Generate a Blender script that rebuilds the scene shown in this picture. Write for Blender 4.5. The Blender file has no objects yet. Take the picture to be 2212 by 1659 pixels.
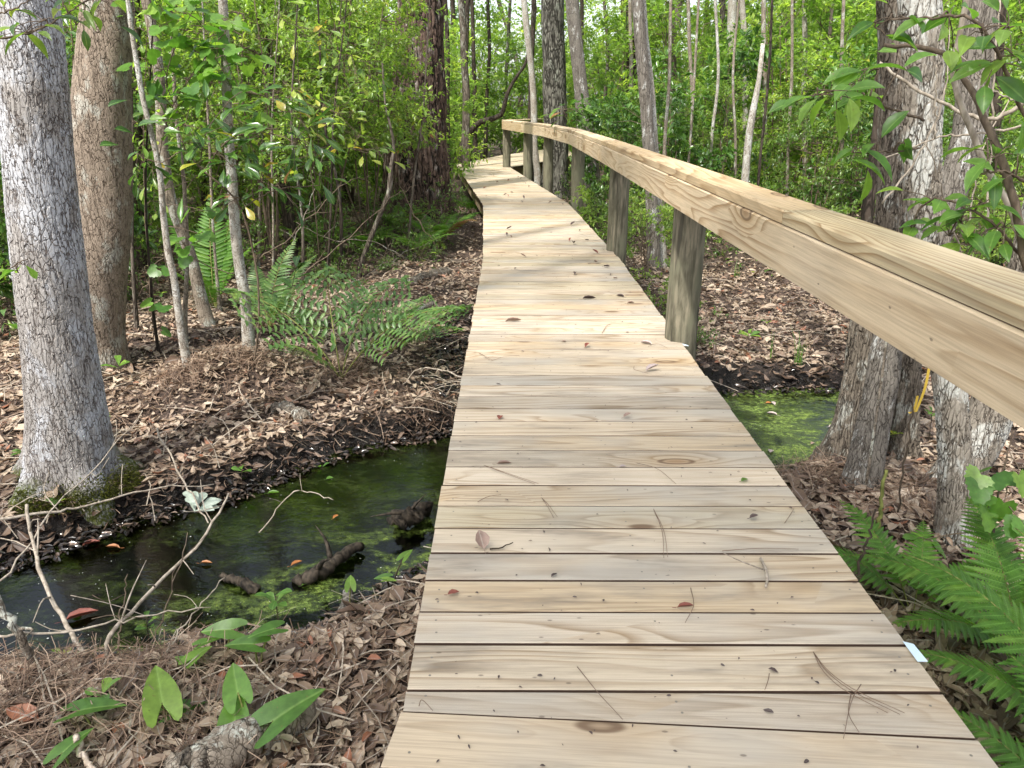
import bpy, math, random
import numpy as np
from mathutils import Vector
R = np.random.default_rng
rg = R(7); random.seed(7)
sc = bpy.context.scene
col = sc.collection
PI = math.pi

# ------------------------------------------------------------------ camera
PITCH = math.radians(19.9); HC = 1.25; FPX = 771.0
cd = bpy.data.cameras.new('camera'); cam = bpy.data.objects.new('camera', cd); col.objects.link(cam)
cam.location = (0, 0, HC); cam.rotation_euler = (PI/2 - PITCH, 0, 0)
cd.sensor_width = 36; cd.lens = 36*FPX/1024; cd.clip_end = 600; cd.clip_start = 0.05
sc.camera = cam
# measured points of the photograph turned into places in the world
def ray(u, v):
    x = (u-1106)*1024/2212; y = (v-829.5)*1024/2212
    c, s = math.cos(PITCH), math.sin(PITCH); dx, dy, dz = x/FPX, 1, -y/FPX
    return np.array([dx, dy*c+dz*s, -dy*s+dz*c])
def G(u, v, z=-.5):
    r = ray(u, v); return np.array([0, 0, HC])+r*((z-HC)/r[2])
def D(u, v, Y):
    r = ray(u, v); return np.array([0, 0, HC])+r*(Y/r[1])
def mpp(Y, z=0):                                   # metres per photo pixel at distance Y
    return (Y*math.cos(PITCH)+(HC-z)*math.sin(PITCH))/FPX*1024/2212

# ------------------------------------------------------------------ light
SUN_EL, SUN_AZ = math.radians(58), math.radians(-148)      # azimuth: 0 = +Y, clockwise
w = bpy.data.worlds.new('World'); sc.world = w; w.use_nodes = True
nt = w.node_tree; bg = nt.nodes['Background']
sky = nt.nodes.new('ShaderNodeTexSky'); sky.sky_type = 'NISHITA'; sky.sun_disc = False
sky.sun_elevation = SUN_EL; sky.sun_rotation = SUN_AZ; sky.air_density = 1.0; sky.dust_density = 3.0; sky.ozone_density = .6
bwn = nt.nodes.new('ShaderNodeRGBToBW'); nt.links.new(sky.outputs[0], bwn.inputs[0])
smx = nt.nodes.new('ShaderNodeMix'); smx.data_type = 'RGBA'; smx.inputs[0].default_value = .62          # thin white cloud veil
nt.links.new(sky.outputs[0], smx.inputs[6]); nt.links.new(bwn.outputs[0], smx.inputs[7]); nt.links.new(smx.outputs[2], bg.inputs[0]); bg.inputs[1].default_value = .15
ld = bpy.data.lights.new('sun', 'SUN'); ld.energy = 2.3; ld.angle = math.radians(2); ld.color = (1, .96, .89)
sun = bpy.data.objects.new('sun', ld); col.objects.link(sun)
sd = Vector((math.sin(SUN_AZ)*math.cos(SUN_EL), math.cos(SUN_AZ)*math.cos(SUN_EL), math.sin(SUN_EL)))
sun.rotation_euler = sd.to_track_quat('Z', 'Y').to_euler(); sun.location = (0, 0, 30)
vs = sc.view_settings; vs.view_transform = 'Standard'; vs.look = 'None'; vs.gamma = 1; vs.exposure = 1.6
sc.cycles.max_bounces = 7; sc.cycles.diffuse_bounces = 4; sc.cycles.glossy_bounces = 3
sc.cycles.transmission_bounces = 4; sc.cycles.transparent_max_bounces = 8
sc.cycles.use_denoising = True; sc.cycles.caustics_reflective = False; sc.cycles.caustics_refractive = False
sc.cycles.sample_clamp_indirect = 6

# ------------------------------------------------------------------ node helpers
class NT:
    def __init__(s, name, disp=False):
        s.m = bpy.data.materials.new(name); s.m.use_nodes = True; s.t = s.m.node_tree
        s.b = s.t.nodes['Principled BSDF']; s.out = s.t.nodes['Material Output']
        if disp: s.m.displacement_method = 'BOTH'
    def n(s, typ, **k):
        nd = s.t.nodes.new('ShaderNode'+typ)
        for a, b in k.items(): setattr(nd, a, b)
        return nd
    def l(s, a, b): s.t.links.new(a, b)
    def put(s, inp, v):
        if isinstance(v, (int, float)): inp.default_value = v
        elif isinstance(v, (tuple, list)): inp.default_value = tuple(v)+((1,) if len(v) == 3 and len(inp.default_value) == 4 else ())
        else: s.l(v, inp)
    def math(s, op, a, b=0.0, c=0.0, clamp=False):
        nd = s.n('Math', operation=op); nd.use_clamp = clamp
        s.put(nd.inputs[0], a); s.put(nd.inputs[1], b); s.put(nd.inputs[2], c); return nd.outputs[0]
    def mix(s, f, a, b, blend='MIX'):
        nd = s.n('Mix', data_type='RGBA', blend_type=blend)
        s.put(nd.inputs[0], f); s.put(nd.inputs[6], a); s.put(nd.inputs[7], b); return nd.outputs[2]
    def ramp(s, f, stops, interp='LINEAR'):
        nd = s.n('ValToRGB'); cr = nd.color_ramp; cr.interpolation = interp
        while len(cr.elements) < len(stops): cr.elements.new(.5)
        for e, (p, c) in zip(cr.elements, stops):
            e.position = p; e.color = (c if isinstance(c, tuple) else (c, c, c))+(1,)
        s.l(f, nd.inputs[0]); return nd.outputs[0]
    def sm(s, f, lo, hi):
        nd = s.n('MapRange', interpolation_type='SMOOTHSTEP'); s.put(nd.inputs[0], f)
        nd.inputs[1].default_value = lo; nd.inputs[2].default_value = hi; return nd.outputs[0]
    def attr(s, name): return s.n('Attribute', attribute_name=name)
    def coord(s, scale=(1, 1, 1), src=None, loc=(0, 0, 0)):
        mp = s.n('Mapping'); s.l(src or s.n('TexCoord').outputs['Object'], mp.inputs[0])
        mp.inputs['Scale'].default_value = scale; mp.inputs['Location'].default_value = loc; return mp.outputs[0]
    def noise(s, vec, scale, detail=4, rough=.55, dist=0):
        nd = s.n('TexNoise'); s.l(vec, nd.inputs['Vector']); nd.inputs['Scale'].default_value = scale
        nd.inputs['Detail'].default_value = detail; nd.inputs['Roughness'].default_value = rough
        nd.inputs['Distortion'].default_value = dist; return nd.outputs[0]
    def voro(s, vec, scale, feature='F1', rnd=1, out=0):
        nd = s.n('TexVoronoi', feature=feature); s.l(vec, nd.inputs['Vector']); nd.inputs['Scale'].default_value = scale
        nd.inputs['Randomness'].default_value = rnd; return nd.outputs[out]
    def bump(s, h, strength=.5, dist=.01):
        nd = s.n('Bump'); s.l(h, nd.inputs['Height']); nd.inputs['Strength'].default_value = strength
        nd.inputs['Distance'].default_value = dist; s.l(nd.outputs[0], s.b.inputs['Normal']); return nd.outputs[0]
    def fin(s, color=None, rough=None, spec=.5):
        if color is not None: s.put(s.b.inputs['Base Color'], color)
        if rough is not None: s.put(s.b.inputs['Roughness'], rough)
        s.b.inputs['Specular IOR Level'].default_value = spec; return s.m

def warp(s, vec, amt, scale):
    nz = s.n('TexNoise'); s.l(vec, nz.inputs['Vector']); nz.inputs['Scale'].default_value = scale; nz.inputs['Detail'].default_value = 3
    v1 = s.n('VectorMath', operation='SUBTRACT'); s.l(nz.outputs['Color'], v1.inputs[0]); v1.inputs[1].default_value = (.5, .5, .5)
    v2 = s.n('VectorMath', operation='SCALE'); s.l(v1.outputs[0], v2.inputs[0]); v2.inputs['Scale'].default_value = amt
    v3 = s.n('VectorMath', operation='ADD'); s.l(vec, v3.inputs[0]); s.l(v2.outputs[0], v3.inputs[1]); return v3.outputs[0]

def wood_mat(name, pale, dark, ringn=26, stain=.5, knots=.62, rs=.75, lnf=.42, lsc=(.55, 5.5)):
    s = NT(name); a = s.attr('wuv').outputs['Vector']
    sx = s.n('SeparateXYZ'); s.l(a, sx.inputs[0])
    kv = s.coord((2.3, 6.5, 1), a); kd = s.voro(kv, 1, 'F1', .9); kc = s.voro(kv, 1, 'F1', .9, 1)
    kr = s.n('SeparateColor'); s.l(kc, kr.inputs[0])
    kon = s.math('GREATER_THAN', kr.outputs[0], knots)
    kn = s.math('MULTIPLY', s.sm(kd, .145, .05), kon)
    kb = s.math('MULTIPLY', s.sm(kd, .62, .0), kon)
    ln = s.noise(s.coord(lsc+(1,), a), 1, 2, .45)
    rc = s.math('ADD', s.math('MULTIPLY', sx.outputs[1], ringn*.5), s.math('MULTIPLY', ln, ringn*lnf))
    rc = s.math('ADD', rc, s.math('MULTIPLY', kb, 2.6))
    rc = s.math('ADD', rc, s.math('MULTIPLY', s.noise(s.coord((3, 30, 1), a), 1, 2), .35))
    fr = s.math('FRACT', rc)
    ring = s.ramp(fr, [(0, 0.), (.45, .12), (.8, .75), (.9, 1.), (1, 0.)])
    fade = s.sm(s.noise(s.coord((.9, 4, 2), a), 1, 3), .34, .62)
    ringf = s.math('MULTIPLY', ring, s.math('ADD', s.math('MULTIPLY', fade, rs), .28))
    fib = s.noise(s.coord((5, 190, 3), a), 1, 3, .6)
    c = s.mix(ringf, pale, dark)
    tint = s.n('TexWhiteNoise', noise_dimensions='1D'); s.l(sx.outputs[2], tint.inputs['W'])
    tc = s.ramp(tint.outputs[0], [(0, (1.08, 1.05, 1.0)), (.18, (.98, .88, .72)), (.34, (.84, .84, .73)), (.5, (1.14, 1.13, 1.12)), (.66, (.80, .79, .78)), (.8, (1.04, .97, .86)), (.92, (.90, .85, .76))], 'CONSTANT')
    c = s.mix(.85, c, tc, 'MULTIPLY')
    fc = s.ramp(fib, [(.28, .66), (.62, 1.08)]); c = s.mix(.7, c, fc, 'MULTIPLY')
    st = s.math('MULTIPLY', s.sm(s.noise(s.coord((1.6, 9, 5), a), 1, 5, .65), .5, .74), stain)
    gp_ = s.math('MULTIPLY', s.sm(s.noise(s.coord((1.1, 2.2, 2), a, (3, 1, 0)), 1, 4, .6), .44, .72), stain*.9)
    c = s.mix(gp_, c, (.36, .335, .29)); c = s.mix(st, c, (.19, .16, .125))
    c = s.mix(s.math('MULTIPLY', kb, .35), c, (.42, .27, .12))
    ke = s.math('MULTIPLY', s.math('MULTIPLY', s.sm(kd, .185, .145), s.sm(kd, .09, .135)), kon)
    c = s.mix(s.math('MULTIPLY', kn, .72), c, (.24, .145, .075)); c = s.mix(s.math('MULTIPLY', ke, .8), c, (.10, .055, .03))
    sp = s.math('MULTIPLY', s.sm(s.voro(s.coord((14, 30, 9), a), 1), .13, .06), s.math('GREATER_THAN', s.noise(s.coord((3, 6, 4), a), 1), .56))
    c = s.mix(s.math('MULTIPLY', sp, .6), c, (.07, .05, .04))
    s.bump(s.math('ADD', s.math('MULTIPLY', fib, .6), s.math('MULTIPLY', ring, .12)), .35, .0016)
    return s.fin(c, .72, .25)

def post_mat():
    s = NT('treated_post'); a = s.coord((1, 1, .12)); a = warp(s, a, .05, 9)
    g = s.noise(a, 42, 4, .6); big = s.noise(s.coord((1, 1, .35)), 9, 3)
    c = s.ramp(g, [(.3, (.05, .046, .03)), (.5, (.125, .115, .08)), (.68, (.24, .21, .15))])
    c = s.mix(s.sm(big, .42, .66), c, (.155, .15, .10)); c = s.mix(s.math('MULTIPLY', s.sm(s.noise(s.coord((1, 1, .08), loc=(3, 1, 2)), 25, 2), .58, .66), .7), c, (.05, .045, .035))
    s.bump(g, .6, .006); return s.fin(c, .85, .2)

def bark(name, light, dark, scale=30, el=.4, lich=None, lamt=.5, crack=.1, depth=.012, disp=False, moss=0, lscale=5, base_var=.4, kind='cell'):
    s = NT(name, disp); o = s.n('TexCoord').outputs['Object']
    v = warp(s, s.coord((1, 1, el), o), .06, 6)
    v = warp(s, v, .018, 34)
    e = s.voro(v, scale, 'DISTANCE_TO_EDGE'); cell = s.voro(v, scale, 'F1', 1, 1)
    cs = s.n('SeparateColor'); s.l(cell, cs.inputs[0])
    cv = s.sm(e, 0.0, crack*2.2)
    rn = s.noise(warp(s, s.coord((1, 1, el*.42), o), .05, 9), scale*.5, 3, .5)
    rv = s.sm(s.math('ABSOLUTE', s.math('SUBTRACT', rn, .5)), 0.004, .016+crack*.28)
    msk = s.sm(s.noise(s.coord((1, 1, .7), o, (7, 3, 2)), scale*.28, 3), .40, .58)
    ck = s.math('MINIMUM', rv, s.math('ADD', s.math('MULTIPLY', cv, s.math('SUBTRACT', 1.0, s.math('MULTIPLY', msk, .65))), s.math('MULTIPLY', msk, .65)))
    fine = s.noise(s.coord((1, 1, .6), o), 110, 4, .65)
    mid = s.noise(s.coord((1, 1, .5), o), 14, 4, .6)
    c = s.ramp(s.math('ADD', s.math('MULTIPLY', fine, .6), s.math('MULTIPLY', mid, .4)), [(.3, tuple(x*.62 for x in light)), (.52, light), (.75, tuple(min(.8, x*1.35) for x in light))])
    c = s.mix(s.math('MULTIPLY', cs.outputs[0], base_var), c, tuple((a+b)/2 for a, b in zip(light, dark)))
    if lich:
        ln = s.noise(s.coord((1, 1, .55), o, (4, 2, 1)), lscale, 6, .68)
        lm = s.math('MULTIPLY', s.sm(ln, .62-lamt*.3, .72-lamt*.3), s.sm(fine, .28, .5))
        c = s.mix(s.math('MULTIPLY', lm, .9), c, lich)
    c = s.mix(ck, dark, c)
    if moss:
        z = s.n('SeparateXYZ'); s.l(o, z.inputs[0])
        mm = s.sm(s.math('ADD', z.outputs[2], s.math('MULTIPLY', s.math('SUBTRACT', s.noise(o, 7, 4), .5), .5)), moss, moss-.12)
        c = s.mix(s.math('MULTIPLY', mm, s.sm(fine, .3, .55)), c, (.075, .085, .018))
    h = s.math('ADD', s.math('MULTIPLY', ck, .75), s.math('MULTIPLY', fine, .3))
    h = s.math('ADD', h, s.math('MULTIPLY', cs.outputs[1], .25))
    if disp:
        d = s.n('Displacement'); s.l(h, d.inputs['Height']); d.inputs['Midlevel'].default_value = .9; d.inputs['Scale'].default_value = depth
        s.l(d.outputs[0], s.out.inputs['Displacement'])
    else: s.bump(h, .9, depth)
    return s.fin(c, .9, .15)

def leaf_mat(name, stops, trans, tf=.4, rough=.33, spec=.55, vein=True):
    s = NT(name); r = s.attr('rnd').outputs['Fac']
    c = s.ramp(r, stops)
    if vein:
        m = s.attr('mid').outputs['Fac']; c = s.mix(s.math('MULTIPLY', s.sm(m, .16, .0), .35), c, tuple(min(.5, x*2.2+.05) for x in stops[len(stops)//2][1]))
    if vein:
        o_ = s.n('TexCoord').outputs['Object']; c = s.mix(.7, c, s.ramp(s.noise(o_, 42, 3), [(.3, .68), (.7, 1.22)]), 'MULTIPLY')
        c = s.mix(s.math('MULTIPLY', s.sm(s.noise(o_, 95, 2), .68, .74), .6), c, (.16, .11, .04))
    s.fin(c, rough, spec)
    t = s.n('BsdfTranslucent'); s.l(s.mix(1.0, c, trans, 'MULTIPLY'), t.inputs[0])
    mx = s.n('MixShader'); mx.inputs[0].default_value = tf
    s.l(s.b.outputs[0], mx.inputs[1]); s.l(t.outputs[0], mx.inputs[2]); s.l(mx.outputs[0], s.out.inputs[0]); return s.m

def flat_mat(name, c, rough=.6, spec=.4): return NT(name).fin(c, rough, spec)
def stem_mat(name, a, b):
    s = NT(name); f = s.noise(s.coord((1, 1, .3)), 60, 4)
    c = s.ramp(f, [(.35, a), (.65, b)]); s.bump(f, .5, .004); return s.fin(c, .85, .2)

M = {}
M['deck'] = wood_mat('deck_pine', (.475, .405, .315), (.26, .19, .12), 36, .85, .60, .85, .36, (.45, 5.5))
M['deck_edge'] = flat_mat('deck_edge_gap_shade', (.085, .055, .04), .9, .1)  # dark colour painted on plank sides so the gaps read as shade
M['rail'] = wood_mat('rail_pine', (.56, .455, .315), (.28, .18, .09), 56, .22, .70, .72, .24, (.40, 5.0))
M['joist'] = wood_mat('joist_pine', (.30, .24, .15), (.2, .13, .07), 30, .5)
M['post'] = post_mat()
M['screw'] = flat_mat('screw_steel', (.17, .15, .12), .5)
M['tag'] = flat_mat('tag_paper', (.62, .75, .82), .5)
M['ribbon'] = flat_mat('ribbon_yellow', (.62, .42, .06), .45)
M['bark_gray'] = bark('bark_gray_lichen', (.35, .325, .30), (.12, .10, .088), 66, .36, (.46, .465, .48), .62, .06, .007, True, .10, 4)
M['bark_brown'] = bark('bark_brown', (.27, .215, .165), (.09, .068, .05), 60, .42, (.38, .37, .32), .34, .05, .005, True, 0, 9)
M['bark_pine'] = bark('bark_pine_plates', (.135, .09, .07), (.012, .010, .008), 17, .30, (.32, .28, .25), .26, .10, .035, True, 0, 7, .75)
M['bark_ridge'] = bark('bark_ridged_lichen', (.19, .16, .125), (.065, .053, .042), 66, .22, (.38, .38, .335), .36, .08, .010, True, 0, 16)
M['bark_smooth'] = bark('bark_smooth_gray', (.185, .165, .14), (.07, .06, .05), 60, .26, (.48, .48, .45), .24, .05, .006, True, 0, 12)
M['bark_patch'] = bark('bark_patchy', (.25, .22, .18), (.09, .075, .06), 60, .28, (.43, .43, .395), .48, .07, .008, True, 0, 8)
M['bark_check'] = bark('bark_checkered', (.19, .18, .15), (.02, .018, .014), 24, .35, (.26, .27, .22), .25, .16, .02, False, 0, 6)
M['bark_sap'] = bark('bark_sapling', (.27, .225, .175), (.10, .08, .06), 60, .8, (.42, .43, .37), .38, .05, .003, False, 0, 11)
M['bark_pale'] = bark('bark_pale', (.38, .35, .30), (.16, .13, .10), 50, 1.4, (.50, .50, .46), .45, .04, .003, False, 0, 9)
M['bark_far'] = bark('bark_far', (.15, .125, .10), (.05, .04, .03), 25, .3, (.28, .28, .24), .3, .08, .01, False, 0, 5)
M['bark_dark'] = bark('bark_dark', (.075, .058, .045), (.02, .016, .012), 25, .3, (.15, .15, .12), .2, .1, .01, False, 0, 5)
M['twig'] = stem_mat('twig_brown', (.07, .05, .035), (.16, .12, .085))
M['stick'] = stem_mat('stick_gray', (.20, .165, .125), (.42, .36, .29))
M['darkwood'] = stem_mat('wet_log', (.012, .010, .008), (.07, .055, .04))
M['rotwood'] = stem_mat('rotten_wood', (.25, .18, .12), (.62, .52, .42))
M['rachis'] = stem_mat('green_stem', (.10, .12, .03), (.20, .20, .06))
M['darkstem'] = stem_mat('dark_stem', (.025, .018, .012), (.06, .045, .03))
TY = (2.2, 2.3, 1.1, 1)
M['leaf_bright'] = leaf_mat('leaf_bright', [(0, (.06, .125, .022)), (.4, (.15, .25, .045)), (.8, (.24, .34, .06)), (.93, (.34, .37, .06)), (.985, (.46, .34, .05)), (1, (.30, .13, .04))], TY, .42)
M['leaf_mid'] = leaf_mat('leaf_mid', [(0, (.035, .08, .02)), (.5, (.09, .17, .035)), (.9, (.17, .255, .045)), (1, (.22, .24, .03))], TY, .4)
M['leaf_dark'] = leaf_mat('leaf_glossy', [(0, (.03, .075, .016)), (.6, (.06, .135, .026)), (.93, (.12, .21, .035)), (.97, (.30, .28, .03)), (1, (.20, .08, .04))], TY, .3, .26, .6)
M['leaf_fresh'] = leaf_mat('leaf_fresh', [(0, (.055, .14, .024)), (.6, (.125, .25, .04)), (1, (.20, .31, .05))], TY, .42, .38)
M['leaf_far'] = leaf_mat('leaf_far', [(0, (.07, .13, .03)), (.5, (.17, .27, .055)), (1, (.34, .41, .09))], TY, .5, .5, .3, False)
M['fern'] = leaf_mat('fern_leaf', [(0, (.055, .14, .016)), (.6, (.085, .19, .024)), (1, (.15, .26, .035))], TY, .42, .5, .3)
M['fern_pale'] = leaf_mat('fern_pale', [(0, (.05, .11, .03)), (.6, (.10, .19, .05)), (1, (.2, .28, .08))], TY, .4, .4, .5)
M['dead'] = leaf_mat('dead_leaf', [(0, (.07, .042, .028)), (.2, (.15, .10, .07)), (.45, (.24, .17, .115)), (.7, (.35, .27, .195)), (.93, (.45, .36, .265)), (.975, (.23, .09, .045)), (1, (.27, .115, .065))], (1.2, 1, .8, 1), .12, .5, .35)
M['needle'] = leaf_mat('pine_needle', [(0, (.07, .042, .028)), (.6, (.18, .115, .075)), (1, (.34, .25, .18))], (1, 1, 1, 1), .05, .6, .3, False)
M['fern_dead'] = leaf_mat('fern_dead', [(0, (.10, .05, .02)), (1, (.24, .14, .06))], (1.5, 1.3, 1, 1), .3, .7, .2)
M['moss'] = leaf_mat('moss_leaf', [(0, (.03, .035, .008)), (1, (.12, .13, .02))], (1.5, 1.5, 1, 1), .3, .8, .2, False)

# ------------------------------------------------------------------ mesh helpers
class MB:
    def __init__(s): s.V = []; s.F = []; s.T = []; s.MI = []; s.A = {}; s.nv = 0
    def add(s, V, F, mi=0, **at):                    # F: list of index arrays (n,k)
        V = np.asarray(V, float).reshape(-1, 3); n = len(V)
        for f in (F if isinstance(F, list) else [F]):
            f = np.asarray(f)
            if len(f) == 0: continue
            s.F.append((f+s.nv).ravel()); s.T.append(np.full(len(f), f.shape[1])); s.MI.append(np.full(len(f), mi))
        for k in set(list(s.A)+list(at)):
            if k not in s.A: s.A[k] = [np.zeros((s.nv, 3) if k == 'wuv' else s.nv)]
            v = at.get(k, None)
            if v is None: v = np.zeros((n, 3) if k == 'wuv' else n)
            v = np.asarray(v, float)
            if v.ndim == 0: v = np.full(n, float(v))
            s.A[k].append(v)
        s.V.append(V); s.nv += n
    def mesh(s, name, mats, smooth=True):
        me = bpy.data.meshes.new(name); V = np.concatenate(s.V); L = np.concatenate(s.F); T = np.concatenate(s.T)
        me.vertices.add(len(V)); me.vertices.foreach_set('co', V.ravel().astype(np.float32))
        me.loops.add(len(L)); me.loops.foreach_set('vertex_index', L.astype(np.int32))
        me.polygons.add(len(T)); st = np.concatenate([[0], np.cumsum(T)[:-1]])
        me.polygons.foreach_set('loop_start', st.astype(np.int32)); me.polygons.foreach_set('loop_total', T.astype(np.int32))
        me.polygons.foreach_set('material_index', np.concatenate(s.MI).astype(np.int32))
        me.polygons.foreach_set('use_smooth', np.full(len(T), smooth))
        for k, v in s.A.items():
            v = np.concatenate(v)
            a = me.attributes.new(k, 'FLOAT_VECTOR' if k == 'wuv' else 'FLOAT', 'POINT')
            a.data.foreach_set('vector' if k == 'wuv' else 'value', v.ravel().astype(np.float32))
        for m in (mats if isinstance(mats, list) else [mats]): me.materials.append(M[m] if isinstance(m, str) else m)
        me.update(calc_edges=True); return me
    def obj(s, name, mats, parent=None, smooth=True, origin=None):
        if origin is not None: s.V = [v-np.asarray(origin) for v in s.V]
        o = bpy.data.objects.new(name, s.mesh(name, mats, smooth)); col.objects.link(o)
        if origin is not None and parent is None: o.location = origin
        if parent is not None: o.parent = parent
        return o
LABELS = set()
def tag(o, label, cat, group=None, kind=None):
    if label: o['label'] = label
    if cat: o['category'] = cat
    if group: o['group'] = group
    if kind: o['kind'] = kind
    return o
def empty(name, loc=(0, 0, 0), rz=0):
    o = bpy.data.objects.new(name, None); col.objects.link(o); o.location = loc; o.rotation_euler[2] = rz; o.empty_display_size = .1; return o
def copy_tree(o, parent=None):
    c = o.copy(); col.objects.link(c)
    if parent is not None: c.parent = parent
    for ch in list(o.children): copy_tree(ch, c)
    return c
def nrm(a): return a/np.maximum(np.linalg.norm(a, axis=-1, keepdims=True), 1e-9)

def tube(mb, P, r, n=8, cap=True, mi=0, flare=None, wob=0, seed=0, **at):
    P = np.asarray(P, float); r = np.broadcast_to(np.asarray(r, float), (len(P),))
    T = nrm(np.gradient(P, axis=0)); ref = np.array([1., 0, 0]) if abs(T[0][0]) < .8 else np.array([0, 1., 0])
    A = nrm(ref-(T@ref)[:, None]*T); B = np.cross(T, A)
    th = np.arange(n)*2*PI/n
    rr = r[:, None]*np.ones(n)[None]
    if wob:
        q = R(seed); ph = q.random(6)*6.28
        rr = rr*(1+wob*(np.sin(2*th+ph[0])*.5+np.sin(3*th+ph[1])*.4+np.sin(5*th+ph[2])*.25)[None]*1.0)
        zz = np.linspace(0, 1, len(P))[:, None]
        rr = rr*(1+wob*.6*np.sin(zz*17+ph[3]+2*np.sin(th+ph[4])[None]))
    if flare is not None: rr = rr*flare(np.linspace(0, 1, len(P))[:, None], th[None])
    V = P[:, None]+rr[..., None]*(np.cos(th)[None, :, None]*A[:, None]+np.sin(th)[None, :, None]*B[:, None])
    i = np.arange(len(P)-1)[:, None]*n; j = np.arange(n)[None]; k = (j+1) % n
    F = np.stack([i+j, i+k, i+n+k, i+n+j], -1).reshape(-1, 4)
    Fs = [F]; V = V.reshape(-1, 3)
    if cap:
        c0 = len(V); V = np.concatenate([V, P[:1], P[-1:]]); jj = np.arange(n); kk = (jj+1) % n
        b = (len(P)-1)*n
        Fs += [np.stack([np.full(n, c0), kk, jj], -1), np.stack([np.full(n, c0+1), b+jj, b+kk], -1)]
    mb.add(V, Fs, mi, **at)
def crv(pts, n=12, jit=0, seed=0):                  # Catmull-Rom through points
    p = np.asarray(pts, float); q = R(seed)
    pp = np.concatenate([[2*p[0]-p[1]], p, [2*p[-1]-p[-2]]]); out = []
    t = np.linspace(0, len(p)-1, n)
    for x in t:
        i = min(int(x), len(p)-2); f = x-i; a, b, c, d = pp[i:i+4]
        out.append(.5*((2*b)+(-a+c)*f+(2*a-5*b+4*c-d)*f*f+(-a+3*b-3*c+d)*f**3))
    out = np.array(out)
    if jit: out[1:-1] += q.normal(0, jit, out[1:-1].shape)
    return out

# leaf templates: rows of (t, half width, droop), columns -1,0,1 folded along the midrib
def tmpl(rows, fold=.18, curl=0):
    V = []; mid = []
    for t, hw, z in rows:
        if hw <= 0: V.append((t, 0, z)); mid.append(0)
        else:
            V += [(t, -hw, z+fold*hw-curl*hw*hw), (t, 0, z), (t, hw, z+fold*hw-curl*hw*hw)]; mid += [1, 0, 1]
    tri = []; quad = []; prev = None; idx = 0
    for t, hw, z in rows:
        cur = [idx] if hw <= 0 else [idx, idx+1, idx+2]; idx += len(cur)
        if prev is not None:
            if len(prev) == 1 and len(cur) == 3: tri += [(prev[0], cur[1], cur[0]), (prev[0], cur[2], cur[1])]
            elif len(prev) == 3 and len(cur) == 1: tri += [(prev[0], prev[1], cur[0]), (prev[1], prev[2], cur[0])]
            else: quad += [(prev[0], prev[1], cur[1], cur[0]), (prev[1], prev[2], cur[2], cur[1])]
        prev = cur
    return np.array(V, float), [np.array(tri).reshape(-1, 3), np.array(quad).reshape(-1, 4)], np.array(mid, float)
T_LO = (np.array([(0, 0, 0), (.45, -.5, .06), (1, 0, -.08), (.45, .5, .06)], float), [np.array([(0, 2, 1), (0, 3, 2)])], np.array([0, 1, 0, 1.]))
T_MID = tmpl([(0, 0, 0), (.3, .42, .02), (.65, .42, 0), (1, 0, -.12)])
T_HI = tmpl([(0, 0, 0), (.10, .16, .01), (.28, .40, .03), (.5, .5, .03), (.72, .38, -.01), (.9, .15, -.07), (1, 0, -.12)], .25, .15)
T_OB = tmpl([(0, 0, 0), (.2, .16, .01), (.45, .36, .02), (.7, .5, .01), (.88, .34, -.03), (1, 0, -.07)], .2, .1)
T_DEAD = tmpl([(0, 0, 0), (.25, .42, .05), (.55, .5, .02), (.82, .28, -.05), (1, 0, -.02)], .34, .2)
T_DEAD2 = tmpl([(0, 0, 0), (.2, .34, -.04), (.5, .5, -.1), (.8, .3, -.06), (1, 0, .05)], -.26, .0)
_th = np.linspace(-PI*.82, PI*.82, 15)
def grape_t():
    V = [(0.0, 0, 0)]; mid = [0]; n = 25
    for i in range(n):
        a = -PI*.86+i*2*PI*.86/(n-1); r = .52+.12*math.cos(a)+.09*math.cos(3*a)+(.05 if i % 2 else -.03)
        V.append((.18+r*math.cos(a), r*math.sin(a), .10*abs(math.sin(a))-.12*r*r)); mid.append(1)
    tri = [(0, i+1, i+2) for i in range(n-1)]
    return np.array(V), [np.array(tri)], np.array(mid, float)
T_GRAPE = grape_t()
def arrow_t():
    e = [(0.02, .0), (-.2, .09), (-.40, .15), (-.46, .22), (-.40, .30), (-.2, .345), (.05, .345), (.35, .29), (.62, .2), (.85, .09), (1, 0)]
    m = [0, 0, 0, 0, 0, 0, .08, .35, .62, .85, 1]
    V = []; mid = []
    for s in (-1, 1):
        for (x, y), mx in zip(e, m):
            z = lambda X: -.16*max(0, X)**2-.12*max(0, -X)
            V += [(x, s*y, z(x)+.22*y), (mx, 0, z(mx)-.005)]; mid += [min(1, y*4), 0]
    F = []; T3 = []
    for s in (0, 1):
        b = s*22
        for i in range(10):
            q = (b+2*i, b+2*i+1, b+2*i+3, b+2*i+2); F.append(q if s else q[::-1])
    return np.array(V), [np.array(F)], np.array(mid, float)
T_ARROW = arrow_t()

def leaves(mb, P, d, up, L, W, t, rnd, mi=0):
    P = np.asarray(P, float).reshape(-1, 3); n = len(P)
    if n == 0: return
    d = nrm(np.broadcast_to(d, (n, 3))); s = nrm(np.cross(np.broadcast_to(up, (n, 3)), d)); u = np.cross(d, s)
    L = np.broadcast_to(L, (n,)); W = np.broadcast_to(W, (n,)); tv, tf, mid = t; m = len(tv)
    V = P[:, None]+(L[:, None]*tv[None, :, 0])[..., None]*d[:, None]+(W[:, None]*tv[None, :, 1])[..., None]*s[:, None]+(L[:, None]*tv[None, :, 2])[..., None]*u[:, None]
    Fs = [(np.arange(n)[:, None, None]*m+f[None]).reshape(-1, f.shape[1]) for f in tf if len(f)]
    mb.add(V, Fs, mi, rnd=np.repeat(np.broadcast_to(rnd, (n,)), m), mid=np.tile(mid, n))

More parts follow.
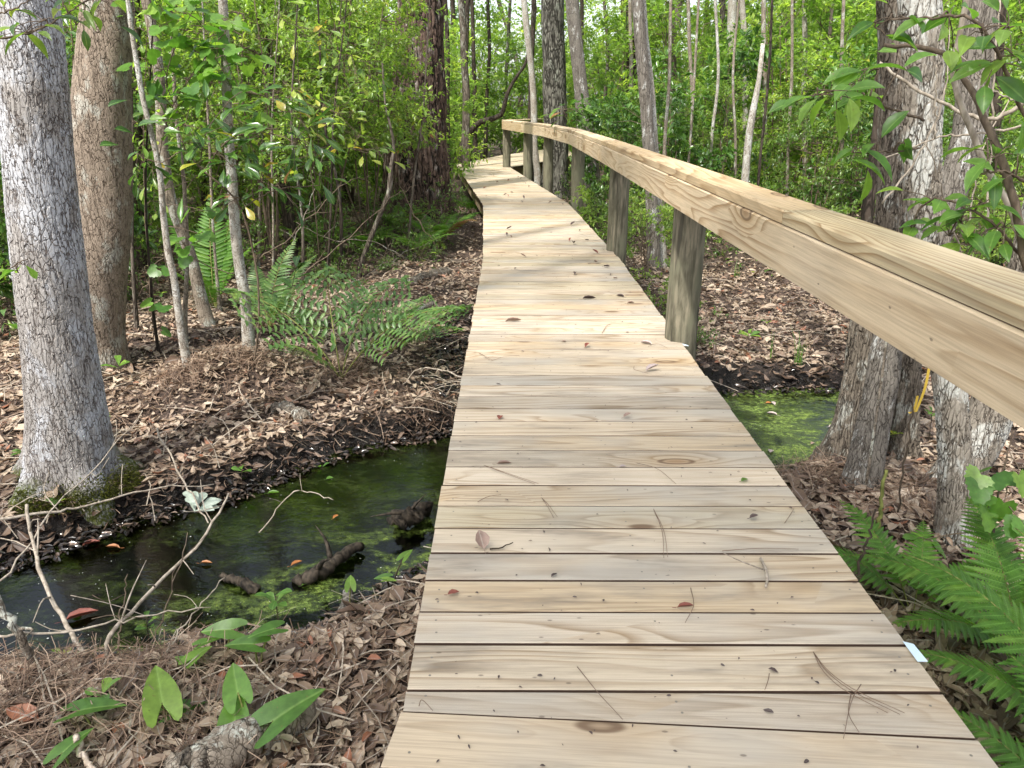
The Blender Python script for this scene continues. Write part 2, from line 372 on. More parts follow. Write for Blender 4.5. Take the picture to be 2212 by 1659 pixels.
# ------------------------------------------------------------------ terrain
WZ = -.56
STREAM = np.array([G(u, v, WZ)[:2] for u, v in [(-700, 1330), (-150, 1285), (0, 1232), (140, 1185), (300, 1125), (480, 1085), (600, 1035), (760, 975), (960, 940), (1250, 880), (1560, 850), (1700, 843), (1840, 848),
    (1850, 930), (1800, 1010), (1740, 1032), (1690, 1045), (1500, 1080), (1200, 1180), (920, 1232), (820, 1300), (740, 1345), (640, 1392), (560, 1395), (420, 1400), (330, 1445), (200, 1440), (60, 1445), (-150, 1445), (-700, 1450)]])
def sdist(x, y):                                   # >0 outside the stream
    p = np.stack([np.ravel(x), np.ravel(y)], -1); best = np.full(len(p), 1e9); ins = np.zeros(len(p), bool); n = len(STREAM)
    for i in range(n):
        a, b = STREAM[i], STREAM[(i+1) % n]; ab = b-a
        t = np.clip(((p-a)@ab)/(ab@ab), 0, 1); best = np.minimum(best, np.linalg.norm(p-a-t[:, None]*ab, axis=1))
        c = (a[1] > p[:, 1]) != (b[1] > p[:, 1])
        ins ^= c & (p[:, 0] < (b[0]-a[0])*(p[:, 1]-a[1])/(b[1]-a[1]+1e-12)+a[0])
    return np.where(ins, -best, best).reshape(np.shape(x))
_q = R(3); _w = [( _q.normal(0, 1, 2)*f, _q.random()*6.28, a) for f, a in [(.5, .05), (.9, .035), (1.6, .02), (2.6, .016), (4.5, .012), (7, .009), (11, .006), (11, .006), (19, .004)] for _ in range(2)]
MOUND = [(G(547, 836), .32, .15), (G(430, 870), .30, .12), (G(150, 1060), .4, .07), (G(465, 760), .3, .06), (G(60, 1560), .5, .10), (G(740, 830), .3, .06), (G(895, 480), 1.0, .12), (G(1841, 1110), .4, .05)]
def hgt(x, y, sd=None):
    x = np.asarray(x, float); y = np.asarray(y, float)
    if sd is None: sd = sdist(x, y)
    h = np.zeros(np.shape(x))
    for k, p, a in _w: h = h+a*np.sin(k[0]*x+k[1]*y+p)
    for c, s, a in MOUND: h = h+a*np.exp(-((x-c[0])**2+(y-c[1])**2)/(s*s))
    land = -.475+h*np.clip(.35+sd*.8, .35, 1)
    land = np.maximum(land, -.535)
    t = np.clip((sd+.10)/.32, 0, 1); t = t*t*(3-2*t)
    return (-.70+h*.5)*(1-t)+land*t
def gz(x, y): return float(hgt(np.array([x]), np.array([y]))[0])
def spaced(lim, fine, near, grow):
    a = list(np.arange(0, near, fine)); s = fine
    while a[-1] < lim: s *= grow; a.append(a[-1]+s)
    return np.array(a)
xp = spaced(90, .045, 4.2, 1.09); gx = np.concatenate([-xp[:0:-1], xp])
yp = spaced(120, .045, 8.0, 1.07)+.9; ym = -spaced(20, .3, .6, 1.3)+.9; gy = np.concatenate([ym[:0:-1], yp])
X, Yg = np.meshgrid(gx, gy); sdg = sdist(X, Yg); Z = hgt(X, Yg, sdg)
mb = MB(); nx = len(gx); i = np.arange(len(gy)-1)[:, None]*nx; j = np.arange(nx-1)[None]
mb.add(np.stack([X, Yg, Z], -1), np.stack([i+j, i+j+1, i+nx+j+1, i+nx+j], -1).reshape(-1, 4), wet=sdg.ravel())
s = NT('forest_floor'); o = s.n('TexCoord').outputs['Object']; wt = s.attr('wet').outputs['Fac']
n1 = s.noise(o, 5, 6, .65); n2 = s.noise(o, 45, 5, .7); n3 = s.noise(o, 1.2, 4)
soil = s.ramp(n2, [(.3, (.018, .012, .009)), (.5, (.07, .045, .032)), (.7, (.19, .125, .09))])
wm = s.sm(s.math('ADD', wt, s.math('MULTIPLY', s.math('SUBTRACT', n1, .5), .35)), .30, .10)
mud = s.ramp(n2, [(.35, (.006, .005, .005)), (.65, (.028, .024, .02))])
bed = s.ramp(s.noise(o, 3.6, 8, .76), [(.40, (.006, .008, .003)), (.52, (.016, .026, .004)), (.58, (.10, .14, .008)), (.70, (.26, .32, .015))])
c = s.mix(wm, soil, mud); c = s.mix(s.sm(wt, .0, -.12), c, bed)
s.bump(s.math('ADD', s.math('ADD', n2, n1), s.math('MULTIPLY', s.noise(o, 120, 3, .7), .5)), 1.0, .03)
M['ground'] = s.fin(c, s.math('SUBTRACT', .95, s.math('MULTIPLY', wm, .70)), .5)
tag(mb.obj('ground', 'ground'), 'forest floor of dark soil sloping to muddy banks', 'ground', kind='structure')

# water
s = NT('swamp_water'); o = s.n('TexCoord').outputs['Object']
wn = s.math('ADD', s.noise(s.coord((1, 1.6, 1), o), 26, 3), s.math('MULTIPLY', s.noise(o, 90, 2), .3))
bp = s.n('Bump'); s.l(wn, bp.inputs['Height']); bp.inputs['Strength'].default_value = .10; bp.inputs['Distance'].default_value = .01
gl = s.n('BsdfGlossy'); gl.inputs['Roughness'].default_value = .04; s.l(bp.outputs[0], gl.inputs['Normal'])
tr = s.n('BsdfTransparent'); tr.inputs[0].default_value = (.36, .42, .22, 1)
fz = s.n('Fresnel'); fz.inputs[0].default_value = 1.5; s.l(bp.outputs[0], fz.inputs['Normal'])
alg = s.sm(s.noise(s.coord((1, 1.7, 1), o), 3.4, 8, .78), .47, .57); sep = s.n('SeparateXYZ'); s.l(o, sep.inputs[0])
fin_ = s.noise(o, 38, 5, .75); alg = s.math('MULTIPLY', alg, s.sm(fin_, .34, .56)); right = s.sm(sep.outputs[0], .6, 1.3)
nrb = s.sm(s.math('SUBTRACT', s.math('MULTIPLY', sep.outputs[0], .9), sep.outputs[1]), -3.95, -3.15)
scum = s.math('ADD', s.math('MULTIPLY', alg, s.math('ADD', s.math('MULTIPLY', nrb, .85), .16)), s.math('MULTIPLY', s.sm(s.noise(o, 9, 8, .78), .40, .62), s.math('MULTIPLY', right, .55)), clamp=True)
bp2 = s.n('Bump'); s.l(s.math('ADD', fin_, wn), bp2.inputs['Height']); bp2.inputs['Strength'].default_value = .55; bp2.inputs['Distance'].default_value = .012
scol = s.ramp(s.noise(o, 42, 7, .78), [(.34, (.02, .035, .008)), (.5, (.085, .125, .025)), (.66, (.21, .28, .055))])
s.fin(scol, .16, .6); s.l(bp2.outputs[0], s.b.inputs['Normal'])
m1 = s.n('MixShader'); s.l(fz.outputs[0], m1.inputs[0]); s.l(tr.outputs[0], m1.inputs[1]); s.l(gl.outputs[0], m1.inputs[2])
m2 = s.n('MixShader'); s.l(scum, m2.inputs[0]); s.l(m1.outputs[0], m2.inputs[1]); s.l(s.b.outputs[0], m2.inputs[2]); s.l(m2.outputs[0], s.out.inputs[0])
M['water'] = s.m
mb = MB(); c = STREAM.mean(0); n = len(STREAM); out = STREAM+.0
mb.add([(-5.5, 1.4, WZ), (3.2, 1.4, WZ), (3.2, 5.2, WZ), (-5.5, 5.2, WZ)], np.array([(0, 1, 2, 3)]))
tag(mb.obj('water', 'water'), 'dark still stream with green algae passing under the boardwalk', 'stream', kind='structure')

# ------------------------------------------------------------------ boardwalk
bw = tag(empty('boardwalk', (0, 0, 0)), 'long pale pine boardwalk with one handrail winding into the swamp forest', 'boardwalk')
Lp = np.array([(-.262, .30), (-.262, 1.19), (-.240, 1.347), (-.242, 1.411), (-.25, 6.6), (-.38, 10.4), (-1.26, 17.9), (-.27, 21.2), (1.2, 24.6)])
Rp = np.array([(.975, .22), (.975, 1.10), (.974, 1.267), (.972, 1.405), (.93, 6.6), (.77, 10.5), (-.04, 17.0), (.85, 18.95), (2.3, 22.0)])
deck = MB(); rb = R(11); seed = 0; under = []; PLANKS = []
def plank(mb, q, z0, z1, along, seed, jl=0, mi=0, bev=.0025):
    # q: 4 plan corners: left-near, right-near, right-far, left-far ; rounded edges
    q = np.asarray(q, float); cen = q.mean(0); ring = []
    for z, ins in ((z0, 0), (z1-bev, 0), (z1, bev)):
        qq = q+np.sign(0)*0
        if ins:
            e = nrm(q[3]-q[0]); f = nrm(q[1]-q[0]); qq = q+ins*np.array([e+f*.4, e-f*.4, -e-f*.4, -e+f*.4])
        ring.append(np.c_[qq, np.full(4, z)])
    V = np.concatenate(ring); F = []
    for k in (0, 4):
        for i in range(4): j = (i+1) % 4; F.append((k+i, k+j, k+4+j, k+4+i))
    F += [(8, 9, 10, 11), (3, 2, 1, 0)]
    a = nrm(np.asarray(along, float)); b = np.array([-a[1], a[0]])
    wuv = np.c_[V[:, :2]@a+seed*1.7, V[:, :2]@b+V[:, 2]*1.0-(cen@b)+seed*.37, np.full(12, seed*3.17)]
    mb.add(V, [], 0, wuv=wuv); o_ = mb.nv-12
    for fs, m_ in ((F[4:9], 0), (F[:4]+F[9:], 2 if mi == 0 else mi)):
        fa = np.array(fs)+o_; mb.F.append(fa.ravel()); mb.T.append(np.full(len(fa), 4)); mb.MI.append(np.full(len(fa), m_))
for k in range(len(Lp)-1):
    ln = (np.linalg.norm(Lp[k+1]-Lp[k])+np.linalg.norm(Rp[k+1]-Rp[k]))/2
    if k == 0: ts = np.linspace(0, 1, 7)
    elif k in (1, 2): ts = np.array([0, 1])
    else:
        nb = max(1, round(ln/.146)); wd = 1+rb.normal(0, .02, nb)
        if k == 3: wd[0] = 1.12; wd[1] = .9
        ts = np.concatenate([[0], np.cumsum(wd)/wd.sum()])
    for i in range(len(ts)-1):
        a, b = ts[i], ts[i+1]; g = .0039/ln*rb.uniform(.85, 1.3); seed += 1
        el, er = rb.normal(0, .0022, 2)
        l0, l1 = Lp[k]+(Lp[k+1]-Lp[k])*(a+g), Lp[k]+(Lp[k+1]-Lp[k])*(b-g)
        r0, r1 = Rp[k]+(Rp[k+1]-Rp[k])*(a+g), Rp[k]+(Rp[k+1]-Rp[k])*(b-g)
        d = nrm((r0+r1)-(l0+l1)); zt = rb.normal(0, .0006)
        l0, l1, r0, r1 = l0-d*el, l1-d*el, r0+d*er, r1+d*er
        plank(deck, [l0, r0, r1, l1], -.038+zt, zt, d, seed)
        for c0 in ((.04, .3), (.04, .72), (.5, .3), (.5, .72), (.965, .3), (.965, .72)):
            if l0[1] > 9 or rb.random() < .2: continue
            p = (l0+(r0-l0)*c0[0])*(1-c0[1])+(l1+(r1-l1)*c0[0])*c0[1]+rb.normal(0, .004, 2)
            th = np.arange(7)*2*PI/7; rr = .0033
            deck.add(np.c_[p[0]+rr*np.cos(th), p[1]+rr*np.sin(th), np.full(7, zt+.0006)], np.array([np.arange(7)]), 1)
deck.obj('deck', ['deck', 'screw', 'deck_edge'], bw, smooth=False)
def beam(name, pts, halfw, z0, z1, mat, parent, seed, along=None):
    # a mitred board following plan points
    pts = np.asarray(pts, float); t = nrm(np.gradient(pts, axis=0)); nn = np.c_[-t[:, 1], t[:, 0]]
    mb = MB(); A = pts+nn*halfw; B = pts-nn*halfw; bv = min(.006, halfw*.4, (z1-z0)*.2)
    sl = np.concatenate([[0], np.cumsum(np.linalg.norm(np.diff(pts, axis=0), axis=1))])
    prof = [(1, z0, 0), (1, z1-bv, 0), (1, z1, bv), (-1, z1, bv), (-1, z1-bv, 0), (-1, z0, 0)]
    V = []; wv = []
    for i in range(len(pts)):
        for sg, z, ins in prof:
            p = pts[i]+nn[i]*sg*(halfw-ins); V.append((p[0], p[1], z))
            wv.append((sl[i]+seed*2.3, z+sg*halfw+seed*.41, seed*5.11))
    n = 6; F = []
    for i in range(len(pts)-1):
        for k in range(n): kk = (k+1) % n; F.append((i*n+k, i*n+kk, (i+1)*n+kk, (i+1)*n+k))
    mb.add(V, [np.array(F), np.array([tuple(range(n))[::-1], tuple((len(pts)-1)*n+k for k in range(n))])], wuv=np.array(wv))
    return mb.obj(name, mat, parent, smooth=False)
for k in range(3, len(Lp)-1):
    for f in (.06, .5, .94):
        a = Lp[k]+(Rp[k]-Lp[k])*f; b = Lp[k+1]+(Rp[k+1]-Lp[k+1])*f
        if k == 3: a = Lp[0]+(Rp[0]-Lp[0])*f
        beam('joist', [a, b], .019, -.235, -.042, 'joist', bw, k*3+f*10)
# handrail: face line (left face of the side board)
RF = np.array([(.80, .05), (.80, 4.2), (.79, 7.0), (.735, 10.4), (.50, 13.0), (.155, 15.0), (-.213, 17.0)])
def rline(y0, y1, off):
    ys = [y0]+[y for y in RF[:, 1] if y0 < y < y1]+[y1]; p = np.array([(np.interp(y, RF[:, 1], RF[:, 0]), y) for y in ys])
    t = nrm(np.gradient(p, axis=0)); return p+np.c_[t[:, 1], -t[:, 0]]*off
hr = empty('handrail'); hr.parent = bw
for i, (a, b) in enumerate([(.05, 5.55), (5.556, 10.39), (10.396, 13.3), (13.306, 14.97), (14.976, 17.0)]):
    beam('side_board', rline(a, b, .019), .019, .774, .9142, 'rail', hr, 40+i)
for i, (a, b) in enumerate([(.05, 2.32), (2.324, 7.15), (7.154, 10.42), (10.424, 14.9), (14.904, 17.02)]):
    beam('cap_board', rline(a, b, .0775), .0745, .918, .957, 'rail', hr, 60+i)
def rl2(off): p = np.array([(-.15, 17.1), (.80, 19.1), (2.2, 22.1)]); return p+np.array([.9, -.43])*off
beam('side_board', rl2(0.02), .019, .774, .914, 'rail', hr, 47); beam('cap_board', rl2(.06), .07, .918, .957, 'rail', hr, 48)
for i, (x, y, r, top) in enumerate([(.945, .15, .095, .80), (.962, 4.22, .092, .90), (.955, 7.05, .092, .90), (.872, 10.55, .09, .90), (.60, 13.25, .085, .90), (.30, 15.05, .092, .90), (-.115, 17.08, .088, .90), (.88, 18.95, .085, .9), (2.15, 21.7, .085, .9)]):
    mb = MB(); b = gz(x, y)-.2
    zz = np.linspace(b, top, 30)
    tube(mb, np.c_[np.full(30, x), np.full(30, y), zz], r*(1-.05*np.linspace(0, 1, 30)), 28, wob=.03, seed=i)
    mb.obj('post', 'post', bw, origin=None)
def tagp(x, y, dx, dy):
    mb = MB(); mb.add([(x, y, .0045), (x+dx, y+.004, .001), (x+dx*1.02, y+dy, -.004), (x, y+dy, .004)], np.array([(0, 1, 2, 3)])); mb.obj('paper_tag', 'tag', bw, smooth=False)
tagp(.965, 1.50, .028, .075); tagp(.945, 4.06, .03, .04)

# ------------------------------------------------------------------ leafy builders
def rdir(q, n, zlo=-1, zhi=1):
    z = q.uniform(zlo, zhi, n); a = q.uniform(0, 2*PI, n); r = np.sqrt(np.maximum(0, 1-z*z)); return np.c_[r*np.cos(a), r*np.sin(a), z]
def twig_leaves(ml, mt, A, B, q, k, L, W, t, rt=.002, droop=.25, tip=0, rlo=0, rhi=1, spread=.9):
    """twigs from A to B (n,3), k leaves along each; tip = extra whorl at the end"""
    n = len(A); d = nrm(B-A)
    if mt is not None:
        for a, b in zip(A, B): tube(mt, [a, (a+b)/2+q.normal(0, .01, 3), b], [rt, rt*.8, rt*.5], 3, cap=False)
    fr = q.uniform(.25, 1, (n, k)) if k else np.zeros((n, 0))
    P = A[:, None]+(B-A)[:, None]*fr[..., None]; dd = np.repeat(d[:, None], k, 1)
    if tip: P = np.concatenate([P, np.repeat(B[:, None], tip, 1)], 1); dd = np.concatenate([dd, np.repeat(d[:, None], tip, 1)], 1)
    P = P.reshape(-1, 3); dd = dd.reshape(-1, 3); m = len(P)
    side = rdir(q, m); side = nrm(side-(side*dd).sum(1, keepdims=True)*dd)
    ld = nrm(dd*q.uniform(.2, .9, (m, 1))+side*spread+np.array([0, 0, -1])*droop*q.random((m, 1)))
    up = nrm(np.array([0, 0, 1.])+q.normal(0, .35, (m, 3)))
    sc_ = q.uniform(.65, 1.15, m); base = np.repeat(q.uniform(rlo, rhi, n), k+tip)
    leaves(ml, P, ld, up, L*sc_, W*sc_*q.uniform(.85, 1.15, m), t, np.clip(base*.6+q.uniform(rlo, rhi, m)*.4+q.normal(0, .06, m), 0, 1))

def shrub_parts(seed, H, Rr, stems, clumps, tw, k, L, W, t, tip=0, zlo=.2, cr=.3, mat='leaf_mid', droop=.25, stem_r=.012, twl=.22, flat=.7, trunk=None):
    """foliage and stem meshes of one shrub standing on z=0"""
    q = R(seed); ml, mt = MB(), MB()
    S = []
    for i in range(stems):
        a = q.uniform(0, 6.28); rad = Rr*q.uniform(.1, .8)
        top = np.array([rad*math.cos(a), rad*math.sin(a), H*q.uniform(.7, 1)])
        p = crv([(q.normal(0, .04), q.normal(0, .04), -.05), top*np.array([.35, .35, .4])+q.normal(0, .05*H/2, 3)*np.array([1, 1, .3]), top*np.array([.75, .75, .72])+q.normal(0, .05, 3), top], 12)
        tube(mt, p, np.linspace(stem_r, stem_r*.35, 12), 5); S.append(p)
    S = np.array(S).reshape(-1, 3); S2 = S[S[:, 2] > zlo*H*.6]
    for c in range(clumps):
        a = q.uniform(0, 6.28); z = q.uniform(zlo, 1); env = Rr*math.sqrt(max(.08, 1-((z-.58)/.5)**2))
        rr = env*math.sqrt(q.uniform(.05, 1)); C = np.array([rr*math.cos(a), rr*math.sin(a), z*H])
        b = S2[np.argmin(np.linalg.norm((S2-C)*np.array([1, 1, 1.3])+np.array([0, 0, .15]), axis=1))]
        tube(mt, [b, (b+C)/2+q.normal(0, .05, 3)-np.array([0, 0, .03]), C], [stem_r*.5, stem_r*.35, stem_r*.2], 4, cap=False)
        o = nrm(C-np.array([0, 0, H*.45]))
        dv = nrm(rdir(q, tw)*np.array([1, 1, flat])+o*.45+np.array([0, 0, .1])); A = C+q.normal(0, cr*.35, (tw, 3))*np.array([1, 1, .6]); B = A+dv*(twl*q.uniform(.5, 1.3, (tw, 1)))
        br = q.random()
        twig_leaves(ml, mt, A, B, q, k, L, W, t, .0022, droop, tip, max(0, br*.5-.1), min(1, .5+br*.5))
    return ml.mesh('foliage', mat), mt.mesh('stem', 'twig')
def shrub_obj(name, ms, loc, rz=0, scale=1, label=None, cat='shrub', group=None):
    r = empty(name, loc, rz); r.scale = (scale,)*3 if np.isscalar(scale) else scale
    for nm, me in zip(('foliage', 'stem'), ms):
        o = bpy.data.objects.new(nm, me); col.objects.link(o); o.parent = r
    return tag(r, label, cat, group)

# ------------------------------------------------------------------ trees
LAND = []
def rings(z0, z1, fine, zc, coarse):
    a = list(np.arange(z0, min(zc, z1), fine)); z = a[-1]
    while z < z1: z += coarse; a.append(z)
    return np.array(a)
crown_me = []
def crown_mesh(seed, n=2600, rx=1.6, rz=1.1, L=.13):
    q = R(seed); ml = MB(); K = 22
    C = rdir(q, K)*np.array([rx, rx, rz])*q.random((K, 1))**.4
    a = q.integers(0, K, n); P = C[a]+q.normal(0, .32, (n, 3))*np.array([1, 1, .6])
    d = rdir(q, n, -.6, .4); leaves(ml, P, d, nrm(np.array([0, 0, 1.])+q.normal(0, .4, (n, 3))), L*q.uniform(.7, 1.3, n), L*.5, T_LO, q.random(n))
    return ml.mesh('crown', 'leaf_far')
def tree(name, label, cat, pts, Y=None, mat='bark_far', top=7.5, n=10, fine=.12, flare=.35, fl_h=.18, crown=None, group=None, wob=.04, seed=0, depth_lean=0, toes=0, taper=.6):
    """pts: (u, v, width) photo pixels from the foot upwards; the foot stands on the ground"""
    u, v, w0 = pts[0]
    if Y is None: Y = G(u, v)[1]
    b = D(u, v, Y); P = [b]; rad = [w0*mpp(Y, b[2])/2]
    for k, (u, v, w_) in enumerate(pts[1:]):
        y = Y+depth_lean*(k+1); p = D(u, v, y); P.append(p); rad.append(w_*mpp(y, p[2])/2)
    g = gz(P[0][0], P[0][1]); P[0][2] = min(P[0][2], g); org = np.array([P[0][0], P[0][1], g])
    dlt = P[-1]-P[-2]; dlt = dlt/max(dlt[2], .2); dlt = np.array([np.clip(dlt[0], -.25, .25), np.clip(dlt[1], -.2, .2), 1])
    vis = P[-1][2]
    if top > vis+.3:
        for f in (.35, 1.): P.append(P[len(pts)-1]+dlt*(top-vis)*f); rad.append(rad[len(pts)-1]*(1-(1-taper)*f))
    P = np.array(P); P = np.concatenate([[P[0]-np.array([0, 0, .15])], P]); rad = [rad[0]]+rad
    zz = rings(P[0, 2], P[-1, 2], fine, vis+.1, .4); dense = crv(P, 80)
    dd = np.array([np.interp(zz, np.maximum.accumulate(dense[:, 2]), dense[:, i]) for i in range(2)]+[zz]).T
    rr = np.interp(zz, P[:, 2], rad)
    rr = rr*(1+flare*np.exp(-np.maximum(0, zz-g)/fl_h))
    if fine > .03:
        kz = np.arange(zz[0], zz[-1]+1.2, .55); jq = R(seed).normal(0, .22, (2, len(kz)))
        for i in range(2): dd[1:-1, i] += np.interp(zz, kz, jq[i])[1:-1]*np.minimum(rr[1:-1], .05)
    root = empty(name, tuple(org)); tag(root, label, cat, group)
    mb = MB(); fl = None
    if toes:
        ph = R(seed+5).random()*6.28; hh = np.maximum(0, zz-g)[:, None]
        fl = lambda t, th: 1+.28*np.exp(-hh/(fl_h*.8))*np.cos(toes*th+ph)
    tube(mb, dd-org, rr, n, wob=wob, seed=seed, flare=fl)
    mb.obj('trunk', mat, root)
    if crown is not None:
        c = bpy.data.objects.new('crown', crown_me[crown % len(crown_me)]); col.objects.link(c); c.parent = root
        c.location = dd[-1]-org+np.array([0, 0, .3]); c.rotation_euler[2] = seed*1.3
        for a in range(4):
            mb2 = MB(); aa = a*1.57+seed; e = np.array([math.cos(aa), math.sin(aa), .55])
            s0 = dd[-1-a]-org; tube(mb2, [s0, s0+e*.6, s0+e*1.2+np.array([0, 0, .3])], [rr[-1]*.6, rr[-1]*.4, .01], 5); mb2.obj('branch', mat, root)
    LAND.append((label, org)); return root, dd, rr
crown_me += [crown_mesh(s) for s in (1, 2, 3)]
#@TREES
#@END
# ------------------------------------------------------------------ main trees
def pv(Y, z=-.5): dp = Y*math.cos(PITCH)-(z-HC)*math.sin(PITCH); return 829.5-(Y*math.sin(PITCH)+(z-HC)*math.cos(PITCH))/dp*FPX*2212/1024
gray, gP, gR = tree('oak_tree', 'stout pale gray trunk with cracked lichen bark and mossy foot, left of the stream', 'tree', [(160, 1062, 196), (150, 1000, 176), (146, 900, 160), (119, 700, 142), (99, 500, 142), (78, 300, 140), (62, 100, 138), (52, 0, 136)], mat='bark_gray', n=200, fine=.0075, flare=.18, fl_h=.10, top=9, wob=.035, seed=1, toes=5)
brown, bP, bR = tree('oak_tree', 'thick smooth brown trunk standing just behind the pale gray trunk', 'tree', [(195, 832, 150), (193, 720, 130), (201, 620, 130), (210, 500, 132), (216, 400, 123), (221, 200, 114), (229, 33, 104), (231, 0, 102)], mat='bark_brown', n=150, fine=.010, flare=.15, top=9, seed=2)
pine, pP, pR = tree('pine_tree', 'massive dark pine trunk with reddish plated bark behind the bright green shrub', 'tree', [(895, 478, 158), (898, 400, 142), (900, 300, 128), (905, 150, 108), (908, 0, 98)], Y=12, mat='bark_pine', n=150, fine=.016, flare=.12, fl_h=.3, top=14, seed=3, wob=.05)
tree('oak_tree', 'dark checkered bark trunk standing upright behind the far handrail', 'tree', [(1197, 425, 58), (1200, 250, 52), (1196, 100, 50), (1194, 0, 50)], Y=16.2, mat='bark_check', n=40, fine=.05, top=11, seed=4)
tree('bay_tree', 'gray brown trunk bowed at mid height in front of the dark checkered trunk', 'tree', [(1290, 470, 46), (1284, 433, 42), (1274, 350, 38), (1263, 260, 37), (1255, 190, 31), (1244, 90, 29), (1236, 0, 30)], Y=13, mat='bark_smooth', n=40, fine=.03, top=9, seed=5)
tree('bay_tree', 'slim wavy gray trunk with a dark twin left of the checkered trunk', 'tree', [(1161, 385, 15), (1156, 300, 15), (1151, 200, 14), (1141, 100, 14), (1133, 30, 14), (1130, 0, 13)], Y=17.2, mat='bark_pale', n=14, fine=.08, top=8, seed=6)
tree('bay_tree', 'dark slim trunk half hidden behind the slim wavy gray trunk', 'tree', [(1149, 370, 13), (1147, 250, 12), (1150, 100, 11), (1152, 0, 11)], Y=18.2, mat='bark_dark', n=12, top=8, seed=7)
tree('bay_tree', 'pale mottled slender trunk seen between the rail posts on the right', 'tree', [(1413, 600, 27), (1410, 500, 26), (1402, 320, 26), (1393, 200, 26), (1385, 100, 26), (1377, 0, 25)], mat='bark_smooth', n=36, fine=.025, flare=.2, top=8, seed=8)
tree('bay_tree', 'thinner twin fused along the pale mottled slender trunk', 'tree', [(1434, 598, 19), (1424, 470, 18), (1414, 320, 17), (1407, 200, 15), (1396, 90, 12), (1390, 0, 11)], Y=8.35, mat='bark_pale', n=24, fine=.03, flare=.2, top=7, seed=9)
def shade_crown(root, cen, rad, n, seed, L=.14, K=40):
    q = R(seed); ml = MB(); cen = np.array(cen)-np.array(root.location); C = cen+rdir(q, K)*np.array(rad)*q.random((K, 1))**.45
    a = q.integers(0, K, n); P = C[a]+q.normal(0, .42, (n, 3))*np.array([1, 1, .5])
    leaves(ml, P, rdir(q, n, -.6, .4), nrm(np.array([0, 0, 1.])+q.normal(0, .4, (n, 3))), L*q.uniform(.7, 1.3, n), L*.5, T_LO, q.random(n))
    ml.obj('crown', 'leaf_far', root)  # unseen leaf mass added to shade the deck, hanging clear of its trunk
shade_crown(gray, (-2.9, -2.5, 8.2), (3.0, 2.3, 1.2), 7500, 1)
shade_crown(gray, (-2.2, 1.9, 8.6), (1.7, 1.5, .9), 1500, 3)
shade_crown(brown, (-2.2, 6.2, 8.4), (1.0, 1.3, .8), 1100, 2)
# saplings on the left bank
tree('sapling', 'pale slender sapling leaning left on the near hummock, nearest of the left saplings', 'sapling', [(416, 862, 20), (410, 800, 17), (398, 740, 16), (386, 660, 15), (377, 596, 14), (366, 550, 14), (354, 467, 13), (346, 383, 12), (330, 300, 12), (310, 217, 11), (299, 150, 11), (283, 50, 10), (277, 0, 10)], mat='bark_pale', n=18, fine=.04, flare=.3, top=5, seed=10)
tree('sapling', 'tan sapling with a curved foot behind the palest sapling', 'sapling', [(460, 752, 27), (446, 700, 26), (430, 646, 25), (413, 570, 24), (390, 500, 24), (368, 433, 23), (354, 333, 23), (347, 200, 22), (333, 83, 22), (317, 0, 21)], mat='bark_sap', n=20, fine=.04, flare=.25, top=6, seed=11)
tree('sapling', 'upright mottled sapling with leafy vine growing over its upper stem', 'sapling', [(545, 836, 26), (538, 780, 22), (533, 735, 22), (527, 653, 22), (514, 575, 22), (506, 500, 22), (498, 367, 21), (490, 267, 20), (484, 133, 19), (480, 0, 19)], mat='bark_pale', n=20, fine=.04, flare=.35, top=6, seed=12)
tree('sapling', 'thin brown sapling between the palest sapling and the tan sapling', 'sapling', [(404, 790, 10), (402, 700, 10), (404, 600, 9), (402, 500, 9), (396, 380, 8), (380, 250, 8), (372, 100, 7), (368, 0, 7)], Y=5.3, mat='bark_sap', n=10, top=4, seed=13)
tree('sapling', 'thin bare dark stem right of the brown trunk', 'sapling', [(349, 800, 7), (335, 700, 6), (326, 600, 6), (318, 500, 5), (316, 380, 5), (322, 240, 4)], Y=5.1, mat='bark_dark', n=8, top=2, seed=14)
tree('sapling', 'crooked gray stem standing in front of the massive dark pine', 'sapling', [(775, 600, 12), (785, 560, 11), (815, 480, 10), (838, 420, 11), (842, 390, 12), (846, 350, 9), (851, 320, 7), (845, 280, 6), (830, 220, 4)], Y=8.2, mat='bark_far', n=12, fine=.05, top=1.0, seed=15)
tree('sapling', 'dead leaning brown trunk leafless in the thicket left of the massive pine', 'sapling', [(628, 500, 26), (618, 440, 24), (605, 380, 22), (590, 300, 20), (580, 200, 18), (572, 60, 15), (570, 0, 14)], Y=9.5, mat='bark_dark', n=14, top=6, seed=16)
TN = [(590, 640, 600, 5, 6.6, 'slight leafless sapling right of the silvery fern'), (655, 610, 640, 6, 7.2, 'thin gray sapling between the silvery fern and the pine'), (705, 585, 742, 5, 7.7, 'right leaning wand before the pine thicket'), (480, 690, 440, 6, 6.2, 'thin brown sapling behind the mottled sapling'), (300, 780, 282, 8, 5.6, 'gray sapling close right of the thick brown trunk'), (735, 570, 690, 7, 8.0, 'left leaning gray sapling near the crooked stem'),
 (560, 600, 590, 5, 8.4, 'hair thin sapling deep behind the silvery fern'), (880, 560, 925, 5, 9.2, 'slim twig sapling standing right before the pine foot'), (640, 560, 560, 9, 8.8, 'left leaning dead sapling in the thicket shade')]
for k, (u, v, ut, w_, Y_, lb) in enumerate(TN):
    q = R(k+300); v = pv(Y_); tree('sapling', lb, 'sapling', [(u, v, w_*1.2), (u*.7+ut*.3+q.normal(0, 8), v*.72, w_), (u*.4+ut*.6+q.normal(0, 10), v*.42, w_*.85), (ut, v*.1, w_*.6)], Y=Y_, mat=['bark_sap', 'bark_far', 'bark_dark'][k % 3], n=8, fine=.1, top=2.6, group='thin saplings of the left thicket', seed=k+300)
